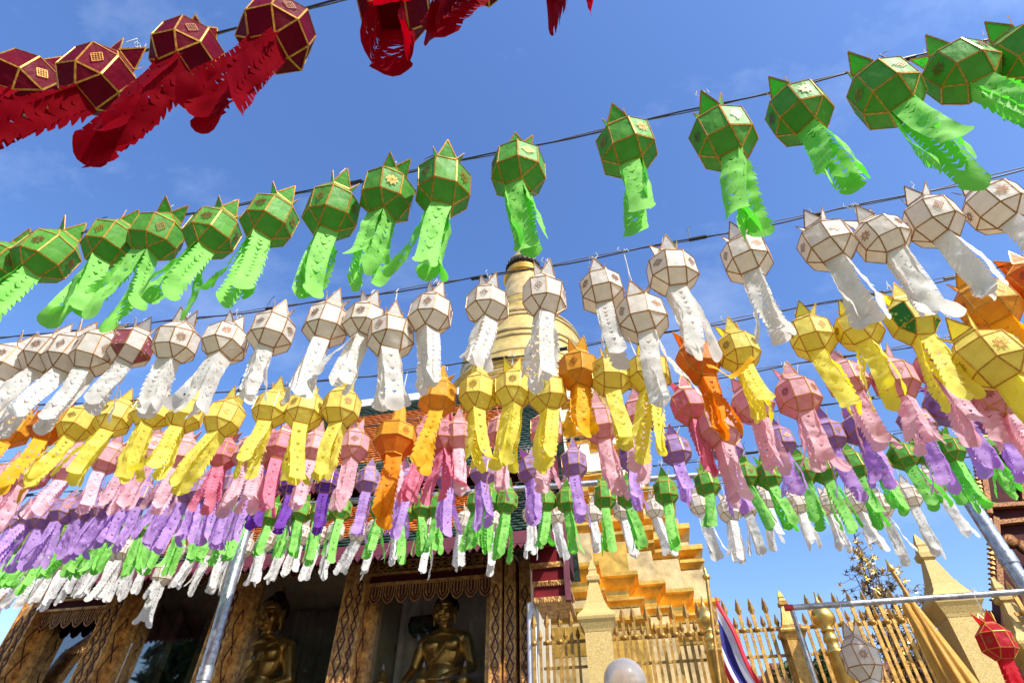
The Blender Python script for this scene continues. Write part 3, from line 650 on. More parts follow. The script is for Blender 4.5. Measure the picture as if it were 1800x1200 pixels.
# folded gold ceremonial umbrella
M_UMB = cloth('gold satin', (.66, .36, .06), (.8, .4, .05), .25, .35)
ud = FD - .9; a0 = W(loc(1567, 1000, ud)); a1 = W(loc(1600, 1052, ud)); a2 = W(loc(1700, 1215, ud))
t = thing('folded_umbrella', 'folded gold ceremonial umbrella on a slanted pole in front of the fence', 'umbrella', (a2.x, a2.y, 0)); inv = Vector((a2.x, a2.y, 0))
dv = (a2 - a0).normalized(); Mx = Matrix.Translation(a0 - inv) @ dv.to_track_quat('Z', 'Y').to_matrix().to_4x4(); Ltot = (a2 - a0).length
b = Mesh(); b.tube([(0, 0, 0), (0, 0, Ltot + a2.z / max(.2, -dv.z))], .03, 10, M=Mx); b.obj('pole', M_GOLDP, t)
b = Mesh(); b.lathe([(.004, -.16), (.03, -.06), (.05, -.03), (.05, .02), (.02, .05)], 10, M=Mx); b.obj('pole_finial', M_GOLD, t)
L0 = (a1 - a0).length
for k in range(2):
    b = Mesh(); n = 48; vv = []; rows = 14
    for i in range(rows):
        s = i / (rows - 1); r = .03 + .15 * s ** .8
        for q in range(n):
            a = 2 * math.pi * q / n; rr = r * (1 + .28 * math.sin(a * 7 + k) * s)
            vv.append((rr * math.cos(a) + (.09 if k else -.09) * s, rr * math.sin(a) - .1 * k, L0 + s * (Ltot - L0 + .6)))
    b.add(vv, [(i * n + q, i * n + (q + 1) % n, (i + 1) * n + (q + 1) % n, (i + 1) * n + q) for i in range(rows - 1) for q in range(n)], 0, True, Mx); b.obj('folded_cloth', M_UMB, t)

# gilded leaf tree
td = FD + 1.1; base = loc(1600, 1250, td)
t = thing('gilded_tree', 'wiry metal tree with little gold star leaves behind the fence', 'ornament', W(Vector((base.x, td, 0))), HALL_A)
lv = Mesh(); br = Mesh(); rt = random.Random(5)
def star(b, c, r):
    n = Vector((rt.uniform(-1, 1), rt.uniform(-1.4, .2), rt.uniform(-.8, .8))).normalized(); q = n.to_track_quat('Z', 'Y').to_matrix().to_4x4(); M = Matrix.Translation(c) @ q
    vv = [(0, 0, .0)]
    for k in range(10):
        rr = r if k % 2 == 0 else r * .3; vv.append((rr * math.cos(k * math.pi / 5), rr * math.sin(k * math.pi / 5), .025 if k % 2 == 0 else 0.0))
    b.add(vv, [(0, k + 1, (k + 1) % 10 + 1) for k in range(10)], rt.random() < .3, False, M)
tips = [loc(1500, 930, td), loc(1512, 960, td), loc(1532, 975, td), loc(1560, 1000, td), loc(1503, 1010, td), loc(1590, 1030, td), loc(1625, 1040, td), loc(1530, 1070, td), loc(1575, 1080, td), loc(1640, 1080, td), loc(1545, 1120, td), loc(1600, 1110, td), loc(1560, 1160, td), loc(1620, 1170, td), loc(1660, 1130, td)]
for tp in tips:
    tp = tp - Vector((base.x, td, 0)); root_ = Vector((0, 0, max(2.0, tp.z - 2.6))); mid = root_.lerp(tp, .5) + Vector((rt.uniform(-.1, .1), rt.uniform(-.3, .3), .1))
    pts = [root_, root_.lerp(mid, .5), mid, mid.lerp(tp, .5), tp]; br.tube(pts, [.03, .024, .018, .012, .006], 6)
    for k in range(70):
        u = (k / 70) ** .7 * 3.99; i = int(u); c = pts[i].lerp(pts[i + 1], u - i)
        off = Vector((rt.gauss(0, .15), rt.gauss(0, .15), rt.gauss(0, .1))); br.tube([c, c + off], .004, 3, cap=False); star(lv, c + off, rt.uniform(.055, .095))
br.tube([(0, 0, .01), (.02, 0, 2.2), (0, 0, 4.2)], [.07, .06, .04], 8)
br.obj('branches', M_BARK, t); o = lv.obj('leaves', [M_GOLD, M_HAIR], t, fix=False); struct(o, 'stuff')

# ------------------------------------------------------------------ dark gabled hall at the right
rd = .9
vh = thing('dark_side_hall', 'dark maroon gabled hall with gilt toothed eaves at the right edge', 'temple', HALL_O, HALL_A)
pp = [(1716, 735), (1722, 800), (1740, 905), (1750, 915), (1758, 1055), (1765, 1215), (2150, 1215), (2150, 500), (1900, 520)]
P3 = [loc(a, b_, rd) for a, b_ in pp]
b = Mesh(); b.prism([(p.x, p.z) for p in P3], rd, rd + .35); b.obj('gable_wall', M_DARKRED, vh)
b = Mesh(); b.box((P3[5].x + 3.2, rd + 2.5, 2.6), (6, 4, 5.2)); b.obj('body', M_DARKRED, vh)
def gstrip(b, a, c, w=.13, th=.12, off=-.08): 
    p, q = loc(*a, rd + off), loc(*c, rd + off); b.bar(p, q, w, th, (0, 1, 0))
for a, c, w in (((1722, 799), (1822, 794), .05), ((1738, 890), (1830, 884), .08), ((1748, 920), (1840, 910), .08), ((1792, 800), (1798, 880), .05)):
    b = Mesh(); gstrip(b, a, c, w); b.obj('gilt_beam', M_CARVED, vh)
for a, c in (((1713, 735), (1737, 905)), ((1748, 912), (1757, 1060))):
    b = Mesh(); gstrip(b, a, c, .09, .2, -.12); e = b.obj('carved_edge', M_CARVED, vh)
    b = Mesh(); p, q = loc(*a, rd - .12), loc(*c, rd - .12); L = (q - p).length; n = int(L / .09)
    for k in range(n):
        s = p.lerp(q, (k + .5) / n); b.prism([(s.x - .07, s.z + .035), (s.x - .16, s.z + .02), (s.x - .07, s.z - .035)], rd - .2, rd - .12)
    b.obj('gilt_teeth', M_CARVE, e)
for k in range(6):
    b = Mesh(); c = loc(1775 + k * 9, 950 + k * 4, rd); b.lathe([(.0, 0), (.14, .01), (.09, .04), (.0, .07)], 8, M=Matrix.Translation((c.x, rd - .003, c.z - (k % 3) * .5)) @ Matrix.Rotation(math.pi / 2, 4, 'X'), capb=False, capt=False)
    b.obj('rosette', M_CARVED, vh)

# ------------------------------------------------------------------ far roofs and greenery seen between the bars
def far_house(px, py, Y, w, hgt, label):
    p = wpt(px, py, Y); t = thing('far_house', label, 'house', (p.x, Y, 0))
    b = Mesh(); b.box((0, 3, (p.z - 1.6) / 2), (w - 1, 5.6, p.z - 1.62)); b.obj('wall', M_WALLC, t)
    b = Mesh(); z0, z1 = p.z - 1.6, p.z; b.add([(-w / 2, 0, z0), (w / 2, 0, z0), (w / 2 - 1, 3, z1), (-w / 2 + 1, 3, z1), (-w / 2, 6, z0), (w / 2, 6, z0)], [(0, 1, 2, 3), (4, 3, 2, 5), (0, 3, 4), (1, 5, 2), (0, 4, 5, 1)])
    for k in range(12): s = k / 12; b.box((0, .02 + 3 * s, z0 + 1.6 * s + .03), (w - 2 * s, .05, .04))
    b.obj('roof', M_ROOFR, t)
far_house(1540, 1128, 26, 9, 2, 'brown roofed building seen between the fence bars behind the umbrella')
far_house(1330, 1160, 34, 7, 2, 'low cream building far behind the fence near the narrow pillar')
def tree(px, py, Y, r, label, seed):
    q = random.Random(seed); p = wpt(px, py, Y); t = thing('leafy_tree', label, 'tree', (p.x, Y, 0))
    b = Mesh(); b.tube([(0, 0, .01), (.1, 0, p.z * .5), (0, 0, p.z - r)], [.2, .15, .1], 8)
    for k in range(5): a = k * 1.3; b.tube([(0, 0, p.z - r * 1.3), (r * .6 * math.cos(a), r * .6 * math.sin(a), p.z - r * .6)], [.07, .03], 6)
    b.obj('trunk', M_BARK, t)
    b = Mesh()
    for k in range(2600):
        d = Vector((q.gauss(0, 1), q.gauss(0, 1), q.gauss(0, .8))); d = d.normalized() * r * q.random() ** .4 * (.7 + .5 * noise.noise(d.normalized() * 2 + Vector((seed, 0, 0))))
        c = Vector((0, 0, p.z - r)) + d; u = Vector((q.uniform(-1, 1), q.uniform(-1, 1), q.uniform(-1, 1))).normalized(); w = u.cross(Vector((.3, .5, .8))).normalized(); s = q.uniform(.07, .15)
        b.add([c - u * s, c + w * s * .5, c + u * s, c - w * s * .5], [(0, 1, 2, 3)])
    b.obj('crown', M_LEAF, t, fix=False)
tree(1432, 1128, 24, 1.6, 'small green tree behind the fence near the large gold bulb', 3)
tree(1385, 1150, 27, 1.5, 'dim green tree behind the fence under the narrow pillar', 4)
def shade_tree(x, y, h, r, label, seed):
    q = random.Random(seed); t = thing('shade_tree', label, 'tree', (x, y, 0))
    b = Mesh(); b.tube([(0, 0, .01), (.3, 0, h * .4), (0, 0, h * .8)], [.35, .28, .12], 10); b.obj('trunk', M_BARK, t); b = Mesh()
    for k in range(6500):
        d = Vector((q.gauss(0, 1), q.gauss(0, 1), q.gauss(0, 1))).normalized() * r * q.random() ** .35; d.z *= h * .42 / r; c = Vector((0, 0, h * .6)) + d
        u = Vector((q.uniform(-1, 1), q.uniform(-1, 1), q.uniform(-1, 1))).normalized(); w = u.cross(Vector((.3, .5, .8))).normalized(); s_ = q.uniform(.35, .7)
        b.add([c - u * s_, c + w * s_ * .5, c + u * s_, c - w * s_ * .5], [(0, 1, 2, 3)])
    b.obj('crown', M_LEAF, t, fix=False)
for k, (x, y, h) in enumerate(((-12, -25, 20), (-19, -23, 21), (-5, -27, 19), (-34, -14, 20), (-27, -19, 21))):
    shade_tree(x, y, h, 5.6, 'big shade tree across the courtyard opposite the hall, ' + ('behind the left corner', 'left of the middle', 'farthest to the right', 'farthest to the left', 'second from the left')[k], 20 + k)
tree(1680, 1165, 22, 1.3, 'dark green tree low behind the broad stone pillar', 5)

# ------------------------------------------------------------------ steel frames
def pole(name, label, a, c, r, at=None, ends=()):
    t = thing(name, label, 'pole', at or (a.x, a.y, 0)); o = Vector(t.location)
    b = Mesh(); b.tube([a - o, c - o], r, 18); b.obj('pipe', M_STEEL, t)
    for f in ends:
        m = a.lerp(c, f); dd = (c - a).normalized() * .07; b = Mesh(); b.tube([m - dd - o, m + dd - o], r * 1.15, 18); b.obj('clamp', M_STEEL, t)
    return t
a = wpt(355, 1205, 7.4); c = wpt(443, 893, 7.4); dv = (a - c).normalized(); ft = a + dv * (a.z / -dv.z if dv.z else 0)
pole('steel_pole', 'leaning galvanised steel pole in front of the carved hall columns', Vector((ft.x, ft.y, .01)), c, .072, ends=(.62,))
c2 = wpt(1345, 826, 7.0); pole('steel_crossbar', 'long horizontal steel crossbar behind the lower green lanterns', c, c2, .04, ends=(.02, .3, .5, .72, .98))
a = wpt(1812, 1046, 6.6); c = wpt(1676, 836, 6.6); dv = (a - c).normalized(); ft = a + dv * (a.z / -dv.z)
pole('steel_pole', 'thick shiny steel pole in front of the dark side hall', Vector((ft.x, ft.y, .01)), c, .085, ends=(.8,))
SF = 4.75
s0, s1 = wpt(1382, 1068, SF), wpt(1800, 1039, SF * .93)
fr = thing('steel_stand', 'thin steel tube frame with red tape standing before the fence', 'frame', (s0.x, s0.y, 0)); o = Vector(fr.location)
b = Mesh(); b.tube([s0 - o, s1 - o], .022, 12); b.obj('top_rail', M_STEEL, fr)
b = Mesh(); b.tube([s0 - o + Vector((.04, 0, 0)), Vector((.04, 0, .01))], .018, 12); b.obj('leg', M_STEEL, fr)
b = Mesh(); b.tube([s1 - o + Vector((.04, 0, 0)), Vector((s1.x + .04, s1.y, .01)) - o], .018, 12); b.obj('leg', M_STEEL, fr)
b = Mesh(); b.tube([s0 - o + Vector((-.01, 0, 0)), s0 - o + (s1 - s0).normalized() * .05], .0245, 12); b.obj('red_tape', mat('red tape', (.5, .03, .03), .5), fr)

# ------------------------------------------------------------------ lanterns
A = .125; h_ = A / 2; C_ = h_ * (1 + math.sqrt(2))
HM = h_ * 1.28; ZC = HM + (C_ - h_)        # the upright middle ring is a little taller than wide
def rhombi_faces():
    F = []
    for k in range(4):
        Rz = Matrix.Rotation(k * math.pi / 2, 3, 'Z'); f = lambda pts: [Rz @ Vector(p) for p in pts]
        F.append(('mid', f([(C_, -h_, -HM), (C_, h_, -HM), (C_, h_, HM), (C_, -h_, HM)])))
        F.append(('orn', f([(C_, h_, -HM), (h_, C_, -HM), (h_, C_, HM), (C_, h_, HM)])))
        F.append(('low', f([(C_, -h_, -HM), (h_, -h_, -ZC), (h_, h_, -ZC), (C_, h_, -HM)])))
        F.append(('upp', f([(C_, -h_, HM), (C_, h_, HM), (h_, h_, ZC), (h_, -h_, ZC)])))
        F.append(('lowt', f([(C_, h_, -HM), (h_, h_, -ZC), (h_, C_, -HM)])))
        F.append(('uppt', f([(C_, h_, HM), (h_, C_, HM), (h_, h_, ZC)])))
    F.append(('bottom', [Vector((-h_, -h_, -ZC)), Vector((-h_, h_, -ZC)), Vector((h_, h_, -ZC)), Vector((h_, -h_, -ZC))]))
    return F
RF = rhombi_faces()
def face_frame(p):
    c = sum(p, Vector()) / len(p); n = (p[1] - p[0]).cross(p[2] - p[0]).normalized()
    if n.dot(c) < 0: n = -n
    x = (p[1] - p[0]).normalized()
    if abs(n.z) > .99: x = Vector((1, 0, 0))
    else: x = Vector((0, 0, 1)).cross(n).normalized()
    y = n.cross(x); M = Matrix((x, y, n)).transposed().to_4x4(); M.translation = c; return M
def crooked(v):
    out = []
    for k, p in RF:
        q = [w + Vector((noise.noise(w * 31 + Vector((v * 9.1, 0, 0))), noise.noise(w * 31 + Vector((0, v * 7.3, 5))), noise.noise(w * 31 + Vector((3, 0, v * 5.7))))) * (.016 if v else .006) for w in p]
        out.append((k, q, face_frame(q)))
    return out
FRV = [crooked(v) for v in range(5)]; FR = FRV[0]
def panel_mesh(pts2, N=5, seed=0, mats=None):
    """slightly bulging, creased cloth panel in its own plane"""
    b = Mesh(); q = random.Random(seed)
    if len(pts2) == 4:
        vv = []
        for i in range(N + 1):
            for j in range(N + 1):
                u, v = i / N, j / N; p = pts2[0].lerp(pts2[1], u).lerp(pts2[3].lerp(pts2[2], u), v); e = math.sin(math.pi * u) * math.sin(math.pi * v)
                vv.append((p.x * .985, p.y * .985, p.z + e * (.002 + .010 * noise.noise(Vector((p.x * 26, p.y * 26, seed))))))
        b.add(vv, [(i * (N + 1) + j, (i + 1) * (N + 1) + j, (i + 1) * (N + 1) + j + 1, i * (N + 1) + j + 1) for i in range(N) for j in range(N)], 0, True)
    else:
        idx = {}; vv = []
        for i in range(N + 1):
            for j in range(N + 1 - i):
                u, v = i / N, j / N; w = 1 - u - v; p = pts2[0] * w + pts2[1] * u + pts2[2] * v; e = 27 * u * v * w
                idx[i, j] = len(vv); vv.append((p.x * .985, p.y * .985, p.z + e * (.001 + .006 * noise.noise(Vector((p.x * 26, p.y * 26, seed))))))
        ff = []
        for i in range(N):
            for j in range(N - i):
                ff.append((idx[i, j], idx[i + 1, j], idx[i, j + 1]))
                if j < N - i - 1: ff.append((idx[i + 1, j], idx[i + 1, j + 1], idx[i, j + 1]))
        b.add(vv, ff, 0, True)
    return b
def with_mat(me, m, name=None):
    c = me.copy(); c.materials.clear(); c.materials.append(m)
    if name: c.name = name
    return c
PANELS = {}
for v, F_ in enumerate(FRV):
    for i, (k, p, M) in enumerate(F_):
        Mi = M.inverted(); PANELS[v, i] = panel_mesh([Mi @ w for w in p], 5, v * 30 + i).mesh('panel', [M_TAPE])
PM = {}
def pmesh(v, i, key, m):
    kk = (v, i, key)
    if kk not in PM: PM[kk] = with_mat(PANELS[v, i], m, 'panel')
    return PM[kk]
# tape frame
def frame_mesh(m, FR, w=.0085):
    b = Mesh(); seen = set()
    for k, p, M in FR:
        n = len(p)
        for i in range(n):
            a_, c_ = p[i], p[(i + 1) % n]; key = tuple(sorted([tuple(round(x, 4) for x in a_), tuple(round(x, 4) for x in c_)]))
            if key in seen: continue
            seen.add(key); up = ((a_ + c_) / 2).normalized(); b.bar(a_ * 1.004, c_ * 1.004, w, .0035, up)
    return b.mesh('frame', m)
FRAME = {(t_, v): frame_mesh(m_, FRV[v]) for t_, m_ in (('gold', M_TAPE), ('bronze', M_TAPEB)) for v in range(5)}
# ornaments: diamond net and eight point star, flat cut paper
def orn_mesh(kind, m):
    b = Mesh(); z = .0085
    def st(p, q, w=.0024): b.bar((p[0], p[1], z), (q[0], q[1], z), w, .0012, (0, 0, 1))
    if kind == 'net':
        e, g = .040, .030
        for t in (-.66, -.22, .22, .66): 
            st((-e * (1 - abs(t)) * 1 + t * 0, t * g), (0 + t * .0, g * (1 if t >= 0 else 1) * (1 if t > -2 else 0)), .0) if False else None
        dia = [(-e, 0), (0, g), (e, 0), (0, -g)]
        for k in range(4):
            a_, c_ = Vector(dia[k]), Vector(dia[(k + 1) % 4]); st(a_, c_, .004)
        for t in (1 / 4, 1 / 2, 3 / 4):
            st(Vector(dia[0]).lerp(Vector(dia[1]), t), Vector(dia[3]).lerp(Vector(dia[2]), t)); st(Vector(dia[1]).lerp(Vector(dia[2]), t), Vector(dia[0]).lerp(Vector(dia[3]), t))
    elif kind == 'star':
        for k in range(8):
            a0_ = k * math.pi / 4; p = Vector((math.cos(a0_), math.sin(a0_))) * .038; l = Vector((math.cos(a0_ - .39), math.sin(a0_ - .39))) * .021; r = Vector((math.cos(a0_ + .39), math.sin(a0_ + .39))) * .021
            st(l, p, .0034); st(p, r, .0034); st(l * .62, p * .66); st(p * .66, r * .62)
        for k in range(8): st(Vector((math.cos(k * .785), math.sin(k * .785))) * .010, Vector((math.cos((k + 1) * .785), math.sin((k + 1) * .785))) * .010, .003)
    else:                                      # small quatrefoil
        for k in range(4):
            a0_ = k * math.pi / 2; c = Vector((math.cos(a0_), math.sin(a0_))) * .015; pr = None
            for i in range(9):
                an = a0_ - 2.3 + i * 4.6 / 8; q = c + Vector((math.cos(an), math.sin(an))) * .012
                if pr is not None: st(pr, q, .004)
                pr = q
        st((-.012, -.012), (.012, .012)); st((-.012, .012), (.012, -.012))
    return b.mesh('ornament', m)
ORN = {(k, j): orn_mesh(k, m) for k in ('net', 'star', 'foil') for j, m in (('gold', M_ORN), ('bronze', M_ORNB))}
# ears on top
def ear_meshes(hh, lean):
    b = Mesh(); w = A * .96; n = 4
    a_, c_, t_ = Vector((-w / 2, 0, 0)), Vector((w / 2, 0, 0)), Vector((0, lean, hh))
    b.add([a_, c_, t_], [(0, 1, 2)], 0); e = Mesh()
    for p, q in ((a_, t_), (c_, t_)): e.bar(p + Vector((0, -.001, 0)), q + Vector((0, -.001, 0)), .0075, .004, (0, 1, .3))
    e.bar(a_, c_, .008, .006, (0, 1, 0)); return b.mesh('petal', M_TAPE, False), e
EAR, EARE = ear_meshes(.145, .03); EARS = {}
def ear(key):
    if key not in EARS:
        b = Mesh(); w = A * .96; a_, c_, t_ = (-w / 2, 0, 0), (w / 2, 0, 0), (0, -.03, .128); mid = (0, -.02, .07)
        b.add([a_, c_, t_, (-w * .24, -.019, .072), (w * .24, -.019, .072), (0, -.002, 0)], [(0, 5, 3), (5, 4, 3), (5, 1, 4), (3, 4, 2)], 0)
        for p, q in ((a_, t_), (c_, t_)): b.bar(Vector(p) - Vector((0, .002, 0)), Vector(q) - Vector((0, .002, 0)), .0075, .004, (0, 1, .3), 1)
        b.bar(a_, c_, .008, .006, (0, 1, 0), 1); EARS[key] = b.mesh('petal', [MB[key], M_TAPE if key not in ('white',) else M_TAPEB], False)
    return EARS[key]
NECK = Mesh(); NECK.lathe([(A * .70, 0), (A * .62, .022)], 4, smooth=False, rot=math.pi / 4, capb=False, capt=False); NECK = NECK.mesh('neck_band', M_TAPE, False)
NECKS = {}
# tails: cut paper strips with real holes
def pip(x, y, poly):
    c = False; j = len(poly) - 1
    for i in range(len(poly)):
        xi, yi = poly[i]; xj, yj = poly[j]
        if (yi > y) != (yj > y) and x < (xj - xi) * (y - yi) / (yj - yi + 1e-12) + xi: c = not c
        j = i
    return c
def strip_mesh(seed, style):
    q = random.Random(seed); W_, L = .118, .60; out = []; pitch = q.choice((.040, .048, .056)); n = int((L - .12) / pitch)
    side = [(W_ / 2, 0), (W_ / 2, -.05)]; dz = pitch
    for i in range(n):
        z = -.06 - i * pitch
        e = q.uniform(-.04, .05)
        if style == 0: side += [(W_ * .49, z), (W_ * (.56 + e), z - dz * .62), (W_ * (.56 + e), z - dz * .74), (W_ * (.38 + e), z - dz * .58), (W_ * .47, z - dz * .92)]
        elif style == 1: side += [(W_ * .50, z), (W_ * .53, z - dz * .5), (W_ * (.36 + e), z - dz * .40), (W_ * (.36 + e), z - dz * .50), (W_ * .53, z - dz * .68)]
        else: side += [(W_ * .50, z), (W_ * .505, z - dz * .5), (W_ * (.40 + e), z - dz * .42), (W_ * .50, z - dz * .6)]
    if style == 1: side += [(W_ * .5, -L + .05), (W_ * .22, -L + .012), (0, -L)]
    else: side += [(W_ * .56 * math.cos(a), -L + .055 - .055 * math.sin(a)) for a in (0, .4, .8, 1.2)] + [(0, -L)]
    outer = [(x, z) for x, z in side] + [(-x, z) for x, z in side[-2::-1]]
    holes = []
    nh = int((L - .16) / (pitch * 1.05))
    for i in range(nh):
        z = -.085 - i * pitch * 1.05; s = q.choice((.013, .016, .020, .025))
        if style == 2 and i % 2: 
            for sx in (-1, 1): c = sx * .026; holes.append([(c - .008, z + .007), (c, z), (c + .008, z + .007), (c, z - .012)])
        elif seed % 4 == 1 and i % 2 == 0:
            holes.append([(-.016, z + .006), (-.008, z + .014), (0, z + .006), (.008, z + .014), (.016, z + .006), (0, z - .018)])
        else: holes.append([(-s, z + s * .6), (0, z - s * .1), (s, z + s * .6), (0, z - s * .85)])
    verts = [Vector(p) for p in outer]; edges = [(i, (i + 1) % len(outer)) for i in range(len(outer))]
    for hh in holes:
        o = len(verts); verts += [Vector(p) for p in hh]; edges += [(o + i, o + (i + 1) % len(hh)) for i in range(len(hh))]
    for i in range(1, 24):
        for x in (-.024, 0, .024):
            z = -L * i / 24.5
            if pip(x, z, outer) and not any(pip(x, z, hh) for hh in holes): verts.append(Vector((x, z)))
    r = delaunay_2d_cdt(verts, edges, [], 0, 1e-5); V, T = r[0], r[2]; ff = []
    for t in T:
        c = sum((V[i] for i in t), Vector((0, 0))) / 3
        if pip(c.x, c.y, outer) and not any(pip(c.x, c.y, hh) for hh in holes): ff.append(t)
    amp = q.uniform(-.05, .045) * (1 if seed % 5 else 2.6); sw = q.uniform(-.05, .05); tw_ = q.uniform(-.7, .7) if seed % 3 == 0 else q.uniform(-.25, .25); cur = q.uniform(-4, 4); ph = q.uniform(0, 6)
    curl = q.choice((0, 0, 0, 0, .03, .07)); vv = []
    for p in V:
        t = -p.y / L; x = p.x; y = cur * x * x * (.3 + t); a = tw_ * t * t; x, y = x * math.cos(a) - y * math.sin(a), x * math.sin(a) + y * math.cos(a)
        z = -L * t
        y += amp * t ** 1.6 + .018 * math.sin(7 * t + ph) * t + .018 * noise.noise(Vector((p.x * 16, p.y * 11, seed))) * min(1, t * 4); x += sw * t ** 1.7 + .01 * math.sin(5 * t + ph)
        if curl and t > .75: k = (t - .75) / .25; y += curl * k * k; z += curl * .5 * k * k
        vv.append((x, y, z))
    b = Mesh(); b.add(vv, ff, 0, True); return b.mesh('tail', M_TAPE, False)
STRIPS = [strip_mesh(s, s % 3) for s in range(18)]
TAILS = {}
def tailm(key, v):
    if (key, v) not in TAILS: TAILS[key, v] = with_mat(STRIPS[v], MT[key], 'tail')
    return TAILS[key, v]
STR = Mesh(); STR.tube([(-.01, 0, 0), (-.004, .004, .5), (.004, 0, 1)], .0024, 4); STR.tube([(.012, 0, 0), (.002, -.004, .5), (.006, 0, 1)], .0022, 4); STR = STR.mesh('string', M_STRING)
LOOP = Mesh(); LOOP.tube([(.02 * math.cos(a) , 0, .02 * math.sin(a)) for a in [i * .8 for i in range(9)]], .0026, 4); LOOP.tube([(.004, 0, -.01), (.035, .01, .03), (.022, 0, .065)], .0024, 4); LOOP.tube([(-.004, 0, 0), (-.03, -.01, .02), (-.045, .01, -.045)], .0022, 4); LOOP = LOOP.mesh('knot', M_STRING)
rng = random.Random(11)
def lantern(pos, rz, key, size, tlen, label, group, wire_z=None, tape='gold', orn='net', patch=None, tailkey=None, nt=4, tilt=.06, wind=(0, 0), upkey=None, styles=None, lean=.08, tw=1.0):
    t = thing('paper_lantern', label, 'lantern', pos, rz, group)
    vd = Vector((pos[0], pos[1], 0)).normalized(); ax = Vector((vd.y, -vd.x, 0))
    T = Matrix.Rotation(lean + rng.gauss(0, tilt), 3, ax) @ Matrix.Rotation(rng.gauss(0, tilt), 3, vd); Q = T @ Matrix.Rotation(rz, 3, 'Z')
    t.rotation_euler = Q.to_euler(); t.scale = (size * rng.uniform(.94, 1.05), size * rng.uniform(.94, 1.05), size * rng.uniform(.92, 1.07))
    hang = (Q.inverted() @ Matrix.Rotation(rng.gauss(0, .07), 3, 'X') @ Matrix.Rotation(rng.gauss(.03, .08), 3, 'Y') @ Matrix.Rotation(rz, 3, 'Z')).to_4x4()
    pal = rng.choice((-1, 1))
    var = rng.randrange(5)
    for i, (k, p, M) in enumerate(FRV[var]):
        kind = 'tri_up' if k == 'uppt' else 'tri_dn' if k == 'lowt' else 'tall' if k in ('mid', 'orn') else 'sq_up' if k == 'upp' else 'sq'
        m, kk = MB[key], key
        if patch and k in ('orn', 'lowt'): m, kk = M_PATCH[patch], 'p' + patch
        o = link('panel', pmesh(var, i, kk, m), t); o.matrix_local = M
        if k == 'orn' and not patch:
            q = link('ornament', ORN[orn, tape if key == 'white' else ('gold' if rng.random() < .4 else 'bronze')], o)
            if orn == 'net': q.rotation_euler = (0, 0, math.pi / 2 if rng.random() < .5 else 0)
    link('frame', FRAME[tape, var], t)
    nk = link('neck_band', NECKS.setdefault(key, with_mat(NECK, MB[key])), t); nk.location = (0, 0, ZC)
    for a in range(4):
        o = link('petal', ear(key), t); o.matrix_local = Matrix.Rotation(a * math.pi / 2, 4, 'Z') @ Matrix.Translation((0, -h_ * .86, ZC + .02)) @ Matrix.Rotation(rng.gauss(.03, .16), 4, 'X') @ Matrix.Rotation(rng.gauss(0, .05), 4, 'Y')
    tk = tailkey or key
    for a in range(nt):
        v = rng.randrange(18) if styles is None else rng.choice(styles); sc = tlen / size / .60 * rng.uniform(.86, 1.08)
        o = link('tail', tailm(tk, v), t); g = rng.gauss(.045, .085)
        o.matrix_local = Matrix.Translation((0, 0, -ZC)) @ hang @ Matrix.Rotation(a * math.pi / 2 + math.pi, 4, 'Z') @ Matrix.Translation((0, h_ * .9, .004)) @ Matrix.Rotation(g * .9 - .02, 4, 'X') @ Matrix.Diagonal((tw, 1, sc, 1))
    ht = C_ + .02
    if wire_z is not None:
        Lr = max(.03, (wire_z - pos[2]) / size - ZC)
        o = link('string', STR, t); o.location = (0, 0, ZC); o.scale = (1, 1, Lr)
        o = link('knot', LOOP, t); o.location = (0, 0, ZC + Lr); o.rotation_euler = (0, 0, rng.uniform(0, 3))
    return t

ORD = ['first', 'second', 'third', 'fourth', 'fifth', 'sixth', 'seventh', 'eighth', 'ninth', 'tenth', 'eleventh', 'twelfth', 'thirteenth', 'fourteenth', 'fifteenth', 'sixteenth', 'seventeenth', 'eighteenth', 'nineteenth', 'twentieth', 'twenty-first', 'twenty-second', 'twenty-third', 'twenty-fourth', 'twenty-fifth', 'twenty-sixth', 'twenty-seventh', 'twenty-eighth', 'twenty-ninth', 'thirtieth', 'thirty-first', 'thirty-second', 'thirty-third', 'thirty-fourth', 'thirty-fifth', 'thirty-sixth', 'thirty-seventh', 'thirty-eighth', 'thirty-ninth', 'fortieth'] + ['forty-' + o_ for o_ in ('first', 'second', 'third', 'fourth', 'fifth', 'sixth', 'seventh', 'eighth', 'ninth')] + ['fiftieth'] + ['fifty-' + o_ for o_ in ('first', 'second', 'third', 'fourth', 'fifth')]
def fit_wire(pts, Hw):
    P = [EYE + ray(a_, b_) * (Hw / ray(a_, b_).z) for a_, b_ in pts]
    c = np.polyfit([p.x for p in P], [p.y for p in P], 2); return c, Hw, min(p.x for p in P), max(p.x for p in P)
def on_wire(w, px, py):
    c = w[0]; r = ray(px, py); a_, b_, d_ = c[0] * r.x * r.x, c[1] * r.x - r.y, c[2]
    if abs(a_) < 1e-9: s = -d_ / b_
    else:
        D = max(0, b_ * b_ - 4 * a_ * d_); ss = [(-b_ + math.sqrt(D)) / (2 * a_), (-b_ - math.sqrt(D)) / (2 * a_)]; ss = [x for x in ss if x > .3]; s = min(ss) if ss else 3
    return EYE + r * s
